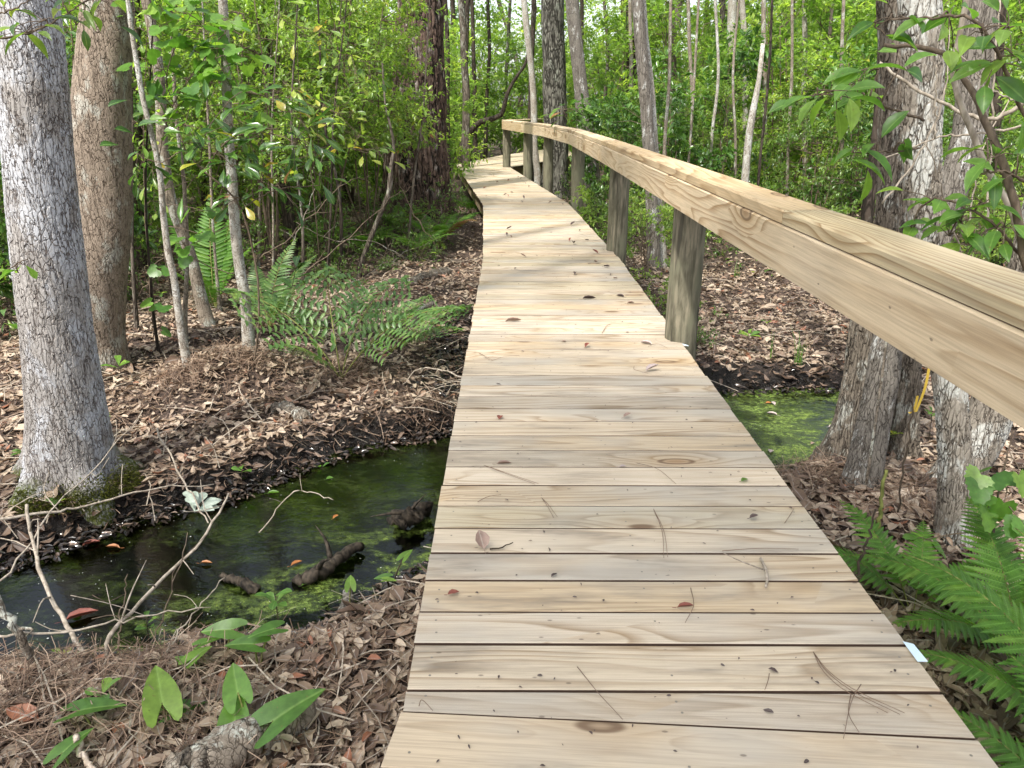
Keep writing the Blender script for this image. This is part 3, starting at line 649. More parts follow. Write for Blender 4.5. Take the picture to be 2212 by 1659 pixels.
# right hand group under and above the rail
tree('oak_tree', 'ridged rough brown trunk at the pool edge, left one of the group beyond the handrail', 'tree', [(1812, 1028, 96), (1838, 920, 78), (1858, 820, 73), (1870, 720, 70), (1895, 600, 66), (1922, 467, 62), (1928, 233, 56), (1932, 0, 54)], mat='bark_ridge', n=130, fine=.008, flare=.25, fl_h=.12, top=7, seed=17, toes=5, wob=.05)
tree('oak_tree', 'smooth gray trunk with white lichen spots leaning right under the handrail', 'tree', [(1838, 1122, 84), (1864, 1020, 70), (1886, 920, 66), (1907, 820, 65), (1922, 736, 63), (1985, 600, 62), (2050, 430, 62), (2090, 300, 62), (2106, 167, 66), (2120, 0, 72)], mat='bark_smooth', n=110, fine=.009, flare=.12, top=7, seed=18, wob=.04, depth_lean=.03)
tree('oak_tree', 'dark ridged trunk tucked between the lichen spotted trunk and the white flaked trunk', 'tree', [(1938, 1038, 66), (1946, 960, 56), (1956, 850, 54), (1960, 780, 52), (1958, 650, 50), (1945, 467, 48), (1935, 300, 44)], Y=3.62, mat='bark_ridge', n=100, fine=.010, flare=.3, top=6, seed=19, toes=4)
tree('oak_tree', 'trunk with large white lichen flakes rising from the ferns', 'tree', [(2054, 1222, 78), (2062, 1110, 68), (2063, 1010, 65), (2057, 886, 63), (2046, 790, 64), (2025, 650, 68), (2003, 467, 74), (1992, 333, 76), (1995, 133, 82), (1984, 0, 84)], mat='bark_patch', n=120, fine=.008, flare=.15, top=7, seed=20, wob=.05, depth_lean=.02)
tree('oak_tree', 'whitish gray trunk leaning steeply right behind the white flaked trunk', 'tree', [(2012, 1092, 86), (2056, 1035, 88), (2098, 975, 92), (2132, 905, 90), (2160, 820, 86), (2190, 700, 80)], Y=3.25, mat='bark_patch', n=100, fine=.010, flare=.1, top=5, seed=21, wob=.04)
tree('sapling', 'slender dark trunk close along the left side of the ridged brown trunk', 'sapling', [(1868, 640, 26), (1874, 480, 25), (1884, 380, 24), (1896, 280, 22), (1903, 120, 20), (1905, 0, 20)], Y=5.6, mat='bark_dark', n=16, fine=.05, top=6, seed=22)
tree('dead_tree', 'thin brown dead stem leaning at the pool edge beside the lichen spotted trunk', 'stem', [(1896, 905, 6), (1903, 830, 6), (1912, 760, 5), (1926, 640, 5)], Y=3.0, mat='bark_sap', n=8, top=1.2, seed=23)
tree('sapling', 'curved brown sapling sweeping right at the bend of the boardwalk', 'sapling', [(990, 345, 14), (996, 325, 13), (1014, 290, 12), (1037, 264, 12), (1066, 256, 11), (1084, 246, 10), (1097, 200, 8), (1116, 166, 7), (1134, 140, 6)], Y=20, mat='bark_dark', n=10, fine=.08, top=3.2, seed=24)
# thin stems and trunks of the background: (foot u, top u, width, distance, bark, label)
BG = [(1428, 1449, 8, 9.5, 'bark_sap', 'thin dark pole right of the fused pale trunks'), (1478, 1510, 6, 10, 'bark_sap', 'wand thin stem bending left above the handrail'), (1570, 1582, 22, 15, 'bark_pale', 'pale straight trunk far beyond the handrail middle'),
 (1622, 1601, 14, 14, 'bark_pale', 'mottled gray trunk right of the pale straight trunk'), (1628, 1668, 6, 10.5, 'bark_dark', 'thin dark sapling crossing the white snag'), (1762, 1798, 9, 15, 'bark_far', 'thin gray sapling half lost in leaves left of the oaks'),
 (1545, 1556, 7, 20, 'bark_far', 'faint thin trunk between two pale trunks far away'), (1690, 1697, 10, 22, 'bark_far', 'distant dark trunk amid bright leaves right of the snag'), (1722, 1716, 6, 18, 'bark_dark', 'hair thin dark stem right of the snag'), (1836, 1842, 8, 20, 'bark_far', 'distant trunk just left of the oak group'),
 (1340, 1346, 12, 24, 'bark_dark', 'distant trunk right of the bowed trunk'), (1312, 1306, 8, 19, 'bark_far', 'slim distant trunk close right of the bowed trunk'), (1372, 1366, 26, 17, 'bark_dark', 'dark trunk behind the pale mottled slender trunk'), (1474, 1470, 8, 26, 'bark_far', 'far thin trunk left of the wand thin stem'),
 (1010, 1006, 12, 25, 'bark_dark', 'dark trunk over the end of the boardwalk'), (1048, 1054, 8, 24, 'bark_dark', 'slim trunk above the last rail post'), (1090, 1102, 8, 27, 'bark_far', 'slim gray trunk right of the last rail post'), (1028, 1020, 9, 22, 'bark_dark', 'dark leaning trunk left of the last rail post'),
 (690, 676, 15, 14, 'bark_dark', 'dark trunk in the thicket between sapling and pine'), (745, 742, 12, 15, 'bark_dark', 'dim trunk close left of the massive pine'), (560, 566, 10, 13, 'bark_far', 'gray stem behind the vine covered sapling'), (303, 292, 20, 8.5, 'bark_dark', 'dim trunk right behind the thick brown trunk'),
 (440, 448, 12, 12, 'bark_dark', 'dim stem between the left saplings'), (1520, 1528, 10, 24, 'bark_dark', 'dark distant trunk left of the pale straight trunk'), (1600, 1590, 8, 27, 'bark_dark', 'very distant dark trunk beside the mottled gray trunk'), (1250, 1256, 9, 24, 'bark_dark', 'dark sliver of trunk behind the bowed trunk'),
 (1495, 1486, 9, 12.5, 'bark_sap', 'gray pole between the wand thin stem and pale trunks'), (1532, 1545, 7, 11, 'bark_pale', 'pale thin pole left of the pale straight trunk'), (1655, 1650, 11, 13, 'bark_sap', 'gray brown trunk right of the white snag'), (1700, 1712, 7, 11.5, 'bark_sap', 'light thin pole in the right thicket'), (1742, 1738, 12, 14, 'bark_pale', 'mottled pale trunk midway to the oaks'), (1815, 1822, 8, 12, 'bark_sap', 'thin gray pole left of the oaks'), (1355, 1362, 9, 15, 'bark_sap', 'gray pole left of the pale mottled trunk'), (1460, 1452, 12, 17, 'bark_far', 'gray trunk behind the dark pole'), (1588, 1596, 6, 10.8, 'bark_sap', 'wiry stem before the mottled gray trunk'), (2150, 2160, 22, 8, 'bark_dark', 'dim trunk behind the right edge branches'), (970, 962, 10, 18, 'bark_dark', 'dark stem close right of the massive pine'), (1795, 1782, 10, 26, 'bark_dark', 'distant dark trunk left of the oaks')]
for k, (u0, u1, w_, Y, m, lb) in enumerate(BG):
    v0 = pv(Y); q = R(k+50); um = (u0+u1)/2+q.normal(0, 5)
    tree('tree' if w_ > 9 else 'sapling', lb, 'tree' if w_ > 9 else 'sapling', [(u0, v0, w_*1.1), (u0*.66+u1*.34+q.normal(0, 3), v0*.66, w_), (u0*.34+u1*.66+q.normal(0, 4), v0*.33, w_*.95), (u1, 0, w_*.9)], Y=Y, mat=m, n=10, fine=.15, top=(7 if Y > 12 else 5), crown=(k if Y > 13 and k % 2 and not 600 < u0 < 1000 else None), group='trees of the background', seed=k+50)
tree('dead_tree', 'short white snag broken off among the shrubs beyond the handrail', 'snag', [(1608, 420, 18), (1611, 390, 17), (1618, 320, 16), (1628, 250, 15), (1636, 200, 13), (1641, 165, 9)], Y=9.8, mat='bark_pale', n=12, fine=.06, top=1.7, seed=25)
# farther trees whose crowns shade the place and close the view
q = R(77)
SP = []
while len(SP) < 34:
    Y = q.uniform(17, 42); x = q.uniform(-.75, .75)*Y
    if all((x-a)**2+(Y-b)**2 > 4 for a, b in SP): SP.append((x, Y))
for k, (x, Y) in enumerate(SP):
    u = 1106+x/mpp(Y, 0); v0 = pv(Y); wd = q.uniform(.07, .2)/mpp(Y)
    side = 'left' if u < 985 else ('middle' if u < 1400 else 'right')
    tree('tree', 'slim %s far trunk among bright leaves in the %s of the wood' % (['grayish', 'dark', 'crooked', 'thin'][k % 4], side), 'tree', [(u, v0, wd*1.2), (u+q.normal(0, 8), v0*.5, wd), (u+q.normal(0, 16), 0, wd*.9)], Y=Y, mat=['bark_far', 'bark_dark', 'bark_far'][k % 3], n=8, fine=.3, top=(q.uniform(7, 11) if Y < 24 else q.uniform(3.6, 8)), crown=(k if (Y > 24 or k % 2) and not -.27 < x/Y < -.08 else None), group='far trunks of the wood', seed=k+120)

# ------------------------------------------------------------------ shrubs
PB = [shrub_parts(201+i, 2.6, 1.15, 6, 50, 13, 6, .074, .030, T_MID, 3, .12, .24, 'leaf_bright', .3, .013, .24) for i in range(3)]
PBH = [shrub_parts(261+i, 3.3, 1.0, 5, 54, 13, 6, .070, .029, T_MID, 3, .40, .24, 'leaf_bright', .3, .013, .24) for i in range(2)]
PM = [shrub_parts(211+i, 2.4, 1.1, 6, 46, 12, 6, .078, .032, T_MID, 2, .08, .25, 'leaf_mid', .3, .012, .24) for i in range(2)]
PD = [shrub_parts(221+i, 2.3, .95, 4, 32, 8, 3, .13, .045, T_OB, 7, .15, .30, 'leaf_dark', .2, .012, .20) for i in range(2)]
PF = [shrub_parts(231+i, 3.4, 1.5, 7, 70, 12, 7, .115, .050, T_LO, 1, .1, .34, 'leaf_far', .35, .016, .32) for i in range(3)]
PL = [shrub_parts(241+i, .75, .5, 5, 16, 8, 5, .055, .024, T_MID, 2, .15, .2, 'leaf_mid', .2, .005, .15) for i in range(2)]
PLB = [shrub_parts(251+i, .95, .5, 6, 16, 7, 4, .07, .028, T_MID, 4, .2, .2, 'leaf_bright', .2, .005, .15) for i in range(2)]
NEARLM = [('the massive dark pine', pine.location), ('the thick brown trunk', brown.location), ('the checkered trunk', Vector((.9, 16.2, 0))), ('the bowed trunk', Vector((1.4, 13, 0))), ('the pale mottled trunk', Vector((1.55, 8.2, 0))), ('the boardwalk bend', Vector((-1, 18, 0))), ('the oak group beyond the rail', Vector((1.7, 3.5, 0))), ('the white snag', Vector((2.9, 9.8, 0))), ('the vine covered sapling', Vector((-1.7, 4.8, 0))), ('the end of the handrail', Vector((-.2, 17, 0))), ('the pale straight trunk', Vector((4.2, 15, 0)))]
def where(x, y):
    best = sorted(NEARLM, key=lambda a: math.hypot(a[1].x-x, (a[1].y-y)*.7))[:2]; n, p = best[0]
    du = x/y-p.x/p.y
    s_ = 'left' if du < 0 else 'right'
    if y > p.y+1.2: return 'behind %s, %sward' % (n, s_)
    if y < p.y-1.2: return 'before %s, %sward' % (n, s_)
    return 'just %s of %s' % (s_, n)
KIND = {'PBH': (PBH, 'yellow green bare stemmed shrub'), 'PB': (PB, 'yellow green small leaved shrub'), 'PM': (PM, 'mid green twiggy shrub'), 'PD': (PD, 'glossy whorled bay shrub'), 'PF': (PF, 'tall loose light green shrub'), 'PL': (PL, 'low dark green shrublet'), 'PLB': (PLB, 'low bright green shrublet')}
cnt = {}
def put(kind, x, y, sc_=1, rz=None, lab=None, zs=1):
    ms, d = KIND[kind]; i = cnt[kind] = cnt.get(kind, -1)+1
    r = shrub_obj('shrub', ms[i % len(ms)], (x, y, gz(x, y)), random.uniform(0, 6.28) if rz is None else rz, (sc_, sc_, sc_*zs), lab or (d+' '+where(x, y)), 'shrub', 'shrubs of the thicket'); return r
# left thicket around the pine
for k, x, y, s_ in [('PBH', -1.75, 9.5, .95), ('PBH', -2.15, 9.0, 1.0), ('PBH', -2.9, 8.9, .95), ('PBH', -3.6, 10.2, 1.15), ('PBH', -1.75, 10.6, .8), ('PB', -2.9, 11.3, 1.0), ('PB', -4.2, 8.6, 1.0), ('PM', -3.2, 12.2, 1.3), ('PM', -5.0, 10.5, 1.3), ('PB', -4.3, 12.4, 1.5),
    ('PM', -5.2, 7.4, 1.0), ('PD', -4.0, 6.6, 1.0), ('PM', -6.3, 9.0, 1.3), ('PB', -6.4, 12.0, 1.5), ('PF', -3.0, 14.8, 1.1), ('PF', -5.2, 15.2, 1.2), ('PF', -7.6, 13.6, 1.2), ('PF', -1.9, 14.6, .8), ('PF', -9.5, 12.5, 1.2), ('PM', -7.6, 8.0, 1.2), ('PBH', -2.5, 8.1, .85), ('PB', -4.6, 9.4, 1.2), ('PF', -4.2, 13.6, 1.1), ('PB', -3.5, 9.0, .8),
    ('PF', -2.9, 18.6, 1.0), ('PF', -4.6, 19.0, 1.2), ('PF', -7.2, 18.0, 1.3), ('PF', -2.5, 22.0, 1.1), ('PF', -5.0, 23.0, 1.3), ('PF', -10, 18.0, 1.4), ('PF', -11, 23.0, 1.5), ('PF', -7.8, 23.5, 1.4), ('PM', -4.6, 6.0, .9)]: put(k, x, y, s_)
# behind the bend
for k, x, y, s_ in [('PF', -1.6, 24.5, 1.0), ('PF', -.2, 26.5, 1.1), ('PF', 1.0, 25.8, .9), ('PF', -3.2, 26.5, 1.2), ('PF', 2.6, 25.0, 1.0), ('PF', 1.3, 29, 1.3), ('PF', -1.6, 30, 1.4)]: put(k, x, y, s_)
# right thicket
for k, x, y, s_ in [('PD', 1.55, 12.0, .75), ('PD', 2.0, 10.6, .85), ('PM', 2.3, 12.5, .85), ('PB', 3.1, 11.6, .75), ('PM', 4.1, 10.6, .7), ('PM', 5.1, 9.6, .8), ('PB', 4.6, 12.3, .9), ('PB', 3.5, 14.2, 1.0), ('PF', 6.8, 14.4, 1.1), ('PF', 4.7, 13.8, 1.0), ('PF', 3.0, 15.6, 1.05), ('PF', 5.8, 17.5, 1.25), ('PF', 8.4, 15.4, 1.35), ('PD', 3.0, 12.6, 1.1), ('PD', 4.9, 11.2, 1.0), ('PF', 2.2, 17.5, 1.0), ('PF', 3.4, 18.2, 1.0), ('PF', 5.2, 15.8, .9), ('PB', 6.3, 13.0, 1.1),
    ('PM', 6.5, 10.2, 1.0), ('PF', 7.4, 16.6, 1.1), ('PM', 4.6, 7.6, .62), ('PB', 5.6, 7.6, .8), ('PM', 6.6, 7.6, 1.0), ('PF', 5.2, 20, 1.1), ('PF', 7.6, 21, 1.3), ('PF', 9.8, 17.5, 1.3), ('PF', 10.5, 22, 1.5), ('PF', 3.2, 22.5, 1.1), ('PF', 9.0, 13.2, 1.2), ('PM', 8.3, 9.8, 1.1), ('PF', 5.0, 25, 1.3), ('PF', 12.6, 19, 1.4), ('PF', 13, 24, 1.6), ('PF', 8.6, 26, 1.5), ('PB', 4.2, 5.6, .7), ('PB', 4.9, 6.3, .9)]: put(k, x, y, s_)
# low plants
for k, x, y, s_ in [('PLB', 1.32, 7.6, .8), ('PLB', 1.5, 8.8, .9), ('PLB', 1.95, 8.4, .8), ('PL', 2.5, 9.1, .9), ('PLB', 1.28, 9.8, .9), ('PL', 3.2, 9.4, 1.0), ('PLB', 2.1, 9.6, 1.0), ('PL', 1.4, 11.2, .9), ('PL', 1.3, 5.3, .45), ('PL', 3.9, 8.8, 1.0), ('PL', 3.0, 10.6, 1.0), ('PL', 1.05, 12.8, .8), ('PLB', 1.25, 6.2, .5),
    ('PL', -1.5, 9.6, .8), ('PL', -2.2, 8.9, .9), ('PL', -2.9, 8.0, .8), ('PL', -1.1, 10.1, .6), ('PL', -1.9, 8.1, .6), ('PL', -3.6, 7.4, .8), ('PL', -1.4, 8.4, .5), ('PL', -.95, 11.5, .7), ('PL', -1.7, 10.6, .8), ('PL', -2.6, 9.9, .9), ('PL', -1.75, 12.6, .8), ('PL', -1.05, 8.9, .45), ('PL', -1.6, 7.5, .4), ('PL', -4.5, 6.8, .9)]: put(k, x, y, s_)
# leaf mass of the far wood
q = R(5); ml = MB(); K = 1000
Yc = q.uniform(23, 50, K); xc = q.uniform(-.85, .85, K)*Yc; zc = q.uniform(0, 1, K)*(1.5+Yc*.17)
a = q.integers(0, K, 95000); P = np.c_[xc, Yc, zc][a]+q.normal(0, .75, (95000, 3))
P = P[P[:, 2] > -.4]; n = len(P); d = rdir(q, n, -.7, .4)
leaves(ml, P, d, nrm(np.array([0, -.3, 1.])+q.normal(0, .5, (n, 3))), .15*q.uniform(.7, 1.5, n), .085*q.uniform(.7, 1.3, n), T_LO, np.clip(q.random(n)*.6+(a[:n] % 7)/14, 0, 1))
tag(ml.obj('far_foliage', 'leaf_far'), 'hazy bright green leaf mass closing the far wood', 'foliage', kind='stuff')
# low green cover under the thicket
ml = MB(); n = 9000; Yc = q.uniform(8, 24, n); xc = q.uniform(-.8, .8, n)*Yc
cx = np.interp(Yc, RF[:, 1], RF[:, 0])-.55; keep = (np.abs(xc-cx) > 1.0) & (Yc < 40) & ((np.sin(xc*2.1+Yc)+np.sin(Yc*1.7-xc*1.3)) > -.2); xc, Yc = xc[keep], Yc[keep]; n = len(xc)
P = np.c_[xc, Yc, hgt(xc, Yc)+q.uniform(.02, .3, n)]
leaves(ml, P, rdir(q, n, -.3, .5), nrm(np.array([0, 0, 1.])+q.normal(0, .35, (n, 3))), .07*q.uniform(.6, 1.4, n), .03*q.uniform(.7, 1.3, n), T_MID, q.random(n))
tag(ml.obj('ground_cover', 'leaf_mid'), 'low green ground cover scattered under the thicket', 'ground cover', kind='stuff')

# ------------------------------------------------------------------ ferns
T_PIN = tmpl([(0, 0, 0)]+[r for i in range(13) for r in (((i+.35)/13.5, .5*(1-(i/13.5)**1.6)*(1 if i else .8), -.10*(i/13.5)**2), ((i+.95)/13.5, .24*(1-(i/13.5)**1.5), -.10*(i/13.5)**2))]+[(1, 0, -.13)], .1)
T_PINF = tmpl([(0, 0, 0), (.15, .42, 0), (.5, .5, -.02), (.8, .3, -.06), (1, 0, -.12)], .1)
def frond(root, seed, az, L, elev, arch, npin, pl, pw, t, mat, roll=0, kind=1, bare=.22, low=None):
    q = R(seed); mb = MB(); n = 22; tt = np.linspace(0, 1, n)
    el = elev-arch*tt**1.3; ds = L/(n-1); P = np.zeros((n, 3)); bend = q.normal(0, .25)
    for i in range(1, n):
        a = az+bend*tt[i]; P[i] = P[i-1]+ds*np.array([math.cos(a)*math.cos(el[i]), math.sin(a)*math.cos(el[i]), math.sin(el[i])])
    tube(mb, P, np.linspace(.0042, .0012, n)*(L/.7), 5, mi=1)
    T = nrm(np.gradient(P, axis=0)); side = nrm(np.cross(T, [0, 0, 1.])+np.array([0, 0, roll])); upv = np.cross(side, T)
    tp = np.linspace(bare, .985, npin)
    for sg in (-1, 1):
        for k in range(npin):
            t0 = tp[k]+q.normal(0, .003)+(.4*sg*(1-bare)/npin*.5); i = t0*(n-1)
            p = np.array([np.interp(i, np.arange(n), P[:, c]) for c in range(3)]); j = int(min(max(i, 0), n-1)); f = (t0-bare)/(1-bare)
            prof = (min(1, .35+f*3.2) if low is None else min(1, low+f*2))*max(.05, 1-f**2.2)
            d = nrm(side[j]*sg+T[j]*(.35+.5*f)+np.array([0, 0, -.10-.1*q.random()]))
            if kind == 1:
                leaves(mb, p[None], d, upv[j]+q.normal(0, .08, 3), pl*prof*q.uniform(.92, 1.05), pw*(.55+.45*prof), t, np.clip(.5+q.normal(0, .2), 0, 1))
            else:
                m = max(3, int(8*prof)); pp = p[None]+d[None]*(pl*prof*np.linspace(.12, .95, m))[:, None]; pp[:, 2] -= .06*np.linspace(0, 1, m)**2*pl
                tube(mb, [p, p+d*pl*prof*.95+np.array([0, 0, -.05*pl])], [.0013, .0006], 3, mi=1, cap=False)
                s2 = nrm(np.cross(d, upv[j]))
                for s3 in (-1, 1):
                    leaves(mb, pp, nrm(s2*s3+d*.35), upv[j]+q.normal(0, .15, 3), pw*q.uniform(.8, 1.1, m)*(1-.3*np.linspace(0, 1, m)), pw*.34, T_MID, np.clip(.55+q.normal(0, .2, m), 0, 1))
    mb.obj('frond', [mat, 'rachis'], root)
def fern(label, x, y, fr, mat='fern', t=T_PIN, kind=1, npin=22, pl=.14, pw=.045, seed=0, roll=0, bare=.22, z=None, grp=None, low=None):
    root = tag(empty('fern', (x, y, gz(x, y) if z is None else z)), label, 'fern', grp)
    for k, (az, L, el, ar) in enumerate(fr): frond(root, seed*31+k, math.radians(az), L, math.radians(el), math.radians(ar), npin, pl*L/.7, pw*L/.7, t, 'fern_dead' if seed in (2, 3, 4, 20, 21) and k == len(fr)-1 else mat, roll, kind, bare, low)
    return root
g = 'wood ferns right of the boardwalk'
fern('lacy green fern with one broad frond against the deck edge', 1.34, 2.16, [(112, .50, 62, 66), (150, .5, 56, 70), (60, .42, 58, 60), (20, .4, 56, 70)], seed=1, grp=g, npin=20)
fern('lush green fern in front of the white flaked trunk', 1.62, 2.0, [(95, .66, 68, 70), (150, .66, 60, 70), (45, .6, 60, 70), (200, .62, 58, 70), (0, .6, 62, 70), (262, .55, 60, 60)], seed=2, grp=g, npin=24)
fern('largest arching green fern at the lower right corner beside the deck', 1.52, 1.52, [(78, .76, 70, 68), (120, .78, 68, 72), (35, .66, 62, 70), (165, .62, 64, 75), (205, .55, 60, 80), (300, .5, 60, 60)], seed=3, grp=g, npin=24)
fern('bright green fern by the right edge of the photo above the corner fern', 1.98, 1.9, [(110, .58, 66, 66), (150, .64, 58, 66), (70, .54, 64, 70), (190, .7, 60, 66), (235, .6, 56, 60)], seed=4, grp=g, npin=22)
fern('low shaded fern spilling over the deck edge in the near right corner', 1.34, 1.2, [(90, .6, 62, 70), (130, .55, 58, 70), (50, .6, 62, 66), (170, .42, 55, 70)], seed=5, grp=g, npin=20)
p = G(470, 705); fern('tall upright green fern behind the upright mottled sapling', p[0], p[1], [(100, 1.02, 84, 34), (150, .95, 78, 40), (60, .95, 80, 42), (215, .7, 70, 60), (20, .8, 74, 50), (270, .6, 70, 60)], 'fern', T_PINF, pl=.13, pw=.022, npin=30, seed=6, bare=.15)
p = G(585, 730); fern('silvery green fern catching the light right of the mottled sapling', p[0], p[1], [(75, .80, 78, 46), (30, .74, 72, 50), (130, .66, 74, 55), (0, .8, 66, 55), (180, .6, 66, 60), (320, .6, 64, 60)], 'fern_pale', T_PINF, pl=.13, pw=.022, npin=28, seed=7, bare=.15)
p = G(740, 855); fern('wide feathery royal fern on the litter left of the deck', p[0], p[1], [(165, .9, 62, 50), (118, .85, 74, 54), (60, .85, 70, 58), (18, .9, 56, 58), (215, .5, 64, 60)], 'fern_pale', T_MID, kind=2, npin=7, pl=.27, pw=.066, seed=8, bare=.3, low=.8)
p = G(845, 780); fern('small feathery fern reaching over the black mud by the deck', p[0], p[1], [(20, .7, 48, 50), (50, .6, 58, 52), (340, .6, 44, 46), (100, .5, 64, 60)], 'fern_pale', T_MID, kind=2, npin=7, pl=.25, pw=.062, seed=9, bare=.3, low=.8)
g = 'dark ferns at the pine foot'
for k, (u, v, L, lb) in enumerate([(866, 520, .7, 'dark green fern at the left foot of the massive pine'), (950, 535, .85, 'dark green arching fern at the right foot of the massive pine'), (905, 560, .6, 'smaller dark fern midway along the pine foot'), (790, 560, .6, 'dark fern among twigs left of the pine foot'), (690, 560, .7, 'dim fern in the thicket shade left of the crooked stem'), (1020, 470, .6, 'dark fern close beside the deck bend')]):
    p = G(u, v); fern(lb, p[0], p[1], [(a+k*23, L*f, 62, 70) for a, f in ((0, 1), (52, .9), (104, 1), (150, .9), (200, 1), (255, .9), (310, 1))], 'fern', T_PINF, pl=.13, pw=.026, npin=20, seed=20+k, grp=g)

# ------------------------------------------------------------------ leaf litter and needles
def wedge(q, n, side, y0, y1, pw=1.0):
    t = q.random(n); y = (y0**pw+(y1**pw-y0**pw)*t)**(1/pw)
    lim = y*.74+.45
    dl = np.interp(y, Lp[3:, 1], Lp[3:, 0])+.1; dr = np.interp(y, Rp[3:, 1], Rp[3:, 0])-.1
    return (-lim+(dl+lim)*q.random(n) if side < 0 else dr+(lim-dr)*q.random(n)), y
q = R(21)
def litter(side, n, y0, y1):
    x, y = wedge(q, n, side, y0, y1, 1.0); sd = sdist(x, y); dens = np.clip((sd+.02-.07*q.random(n))/.12, 0, 1)*np.where(sd < .16, .8, 1)
    mudx = np.clip(1-np.abs(x+.42)/.28, 0, 1)*np.clip((y-3.9)/.6, 0, 1)*np.clip((7.5-y)/1.5, 0, 1) if side < 0 else 0*x
    keep = q.random(n) < dens*(1-.9*mudx); x, y, sd = x[keep], y[keep], sd[keep]; n = len(x)
    ml = MB(); z = hgt(x, y, sd)+q.uniform(.003, .035, n)
    d = rdir(q, n, -.35, .35); up = nrm(np.array([0, 0, 1.])+q.normal(0, .27, (n, 3)))
    L = q.uniform(.028, .072, n)*np.where(q.random(n) < .13, 1.6, 1)*np.where(q.random(n) < .04, 1.5, 1); W = L*q.uniform(.30, .55, n)
    r = np.clip(q.beta(.95, 1.05, n), 0, 1)*np.where(sd < .16, .3, 1); h = q.random(n) < .5
    for m, t in ((h, T_DEAD), (~h, T_DEAD2)): leaves(ml, np.c_[x, y, z][m], d[m], up[m], L[m], W[m], t, r[m])
    return ml
for side, parts in ((-1, [(14000, .9, 4.2), (17000, 4.2, 9), (9000, 9, 16)]), (1, [(10500, .9, 4.2), (16000, 4.2, 9), (8000, 9, 16)])):
    big = MB()
    for n, a, b in parts:
        m_ = litter(side, n, a, b)
        for V, k in ((m_, 0),):
            off = big.nv
            big.V += V.V; big.F += [f+off for f in V.F]; big.T += V.T; big.MI += V.MI; big.nv += V.nv
            for kk in V.A: big.A.setdefault(kk, []).extend(V.A[kk][0:] if len(V.A[kk][0]) else V.A[kk][1:])
    tag(big.obj('leaf_litter', 'dead'), 'brown fallen leaves covering the ground %s of the boardwalk' % ('left' if side < 0 else 'right'), 'leaf litter', kind='stuff')
nm = MB(); q = R(31)
def needles(x, y, z, L, tilt=.12, wd=.0011):
    n = len(x); a = q.uniform(0, 6.28, n); tl = q.normal(0, tilt, n); d = np.c_[np.cos(a)*np.cos(tl), np.sin(a)*np.cos(tl), np.sin(tl)]
    s = np.c_[-np.sin(a), np.cos(a), 0*a]; bend = q.normal(0, .12, n)[:, None]*L[:, None]; c = np.c_[x, y, z]; rows = []
    for t in (-.5, -.17, .17, .5):
        p = c+d*(L*t)[:, None]+s*bend*(t*t*4-.5)+np.array([0, 0, 1])*(-.08*L*(t*t*4-.5))[:, None]
        rows += [p-s*wd, p+s*wd+np.array([0, 0, wd*.8])]
    V = np.stack(rows, 1).reshape(-1, 3); b = np.arange(n)[:, None]*8
    F = np.concatenate([b+np.array([[2*k, 2*k+1, 2*k+3, 2*k+2]]) for k in range(3)])
    nm.add(V, F, 0, rnd=np.repeat(q.random(n), 8))
for side, n, a, b in ((-1, 5200, .9, 4.5), (-1, 3200, 4.5, 9), (1, 2400, .9, 4.2), (1, 2200, 4.2, 8)):
    x, y = wedge(q, n, side, a, b, 1.3); sd = sdist(x, y); cl = np.sin(x*5.1+y*2)+np.sin(y*6.3-x*3.1)+q.normal(0, .6, n)
    k = (sd > .06) & (cl > -.3); x, y, sd = x[k], y[k], sd[k]; needles(x, y, hgt(x, y, sd)+q.uniform(.005, .045, len(x)), q.uniform(.09, .2, len(x)))
for (u, v, r, n) in [(60, 1600, .22, 900), (545, 850, .12, 350), (420, 880, .12, 500), (760, 850, .12, 350), (250, 1480, .2, 500), (900, 900, .15, 300), (400, 1600, .2, 400), (1740, 1090, .15, 350), (620, 640, .25, 250), (1950, 1160, .12, 250)]:
    p = G(u, v); x = p[0]+q.normal(0, r, n); y = p[1]+q.normal(0, r, n); k = sdist(x, y) > .03; x, y = x[k], y[k]; needles(x, y, hgt(x, y)+q.uniform(.01, .07, len(x)), q.uniform(.09, .19, len(x)), .45)
tag(nm.obj('pine_straw', 'needle'), 'rusty brown pine straw strewn over the leaf litter', 'pine straw', kind='stuff')
nm = MB(); q = R(33)
for side, n, a, b in ((-1, 520, .9, 5), (-1, 700, 5, 12), (1, 260, .9, 5), (1, 520, 5, 12)):
    x, y = wedge(q, n, side, a, b, 1.2); sd = sdist(x, y); k = sd > .05; x, y, sd = x[k], y[k], sd[k]; needles(x, y, hgt(x, y, sd)+q.uniform(.015, .05, len(x)), q.uniform(.10, .5, len(x)), .16, .0022)
tag(nm.obj('twig_litter', 'stick'), 'thin dry twigs strewn through the leaf litter', 'twig litter', kind='stuff')
# wet muck and black leaf scraps at the waterline
q = R(41); ml = MB(); n = 9000; i = q.integers(0, len(STREAM), n); A_ = STREAM[i]; B_ = STREAM[(i+1) % len(STREAM)]; P = A_+(B_-A_)*q.random((n, 1))+q.normal(0, .10, (n, 2))
x2, y2 = q.uniform(-.62, -.2, 3500), q.uniform(3.9, 6.6, 3500); P = np.concatenate([P, np.c_[x2, y2]]); sd = sdist(P[:, 0], P[:, 1]); k = (sd > -.06) & (sd < np.where(P[:, 0] > -.63, 2.5, .26)) & (P[:, 0] > -5) & ((P[:, 0] < -.2) | (P[:, 0] > .9)); P, sd = P[k], sd[k]; n = len(P)
z = np.maximum(hgt(P[:, 0], P[:, 1], sd), WZ)+q.uniform(.001, .014, n); L = q.uniform(.015, .055, n)
leaves(ml, np.c_[P, z], rdir(q, n, -.2, .2), nrm(np.array([0, 0, 1.])+q.normal(0, .3, (n, 3))), L, L*q.uniform(.25, .5, n), T_DEAD, q.random(n)**2)
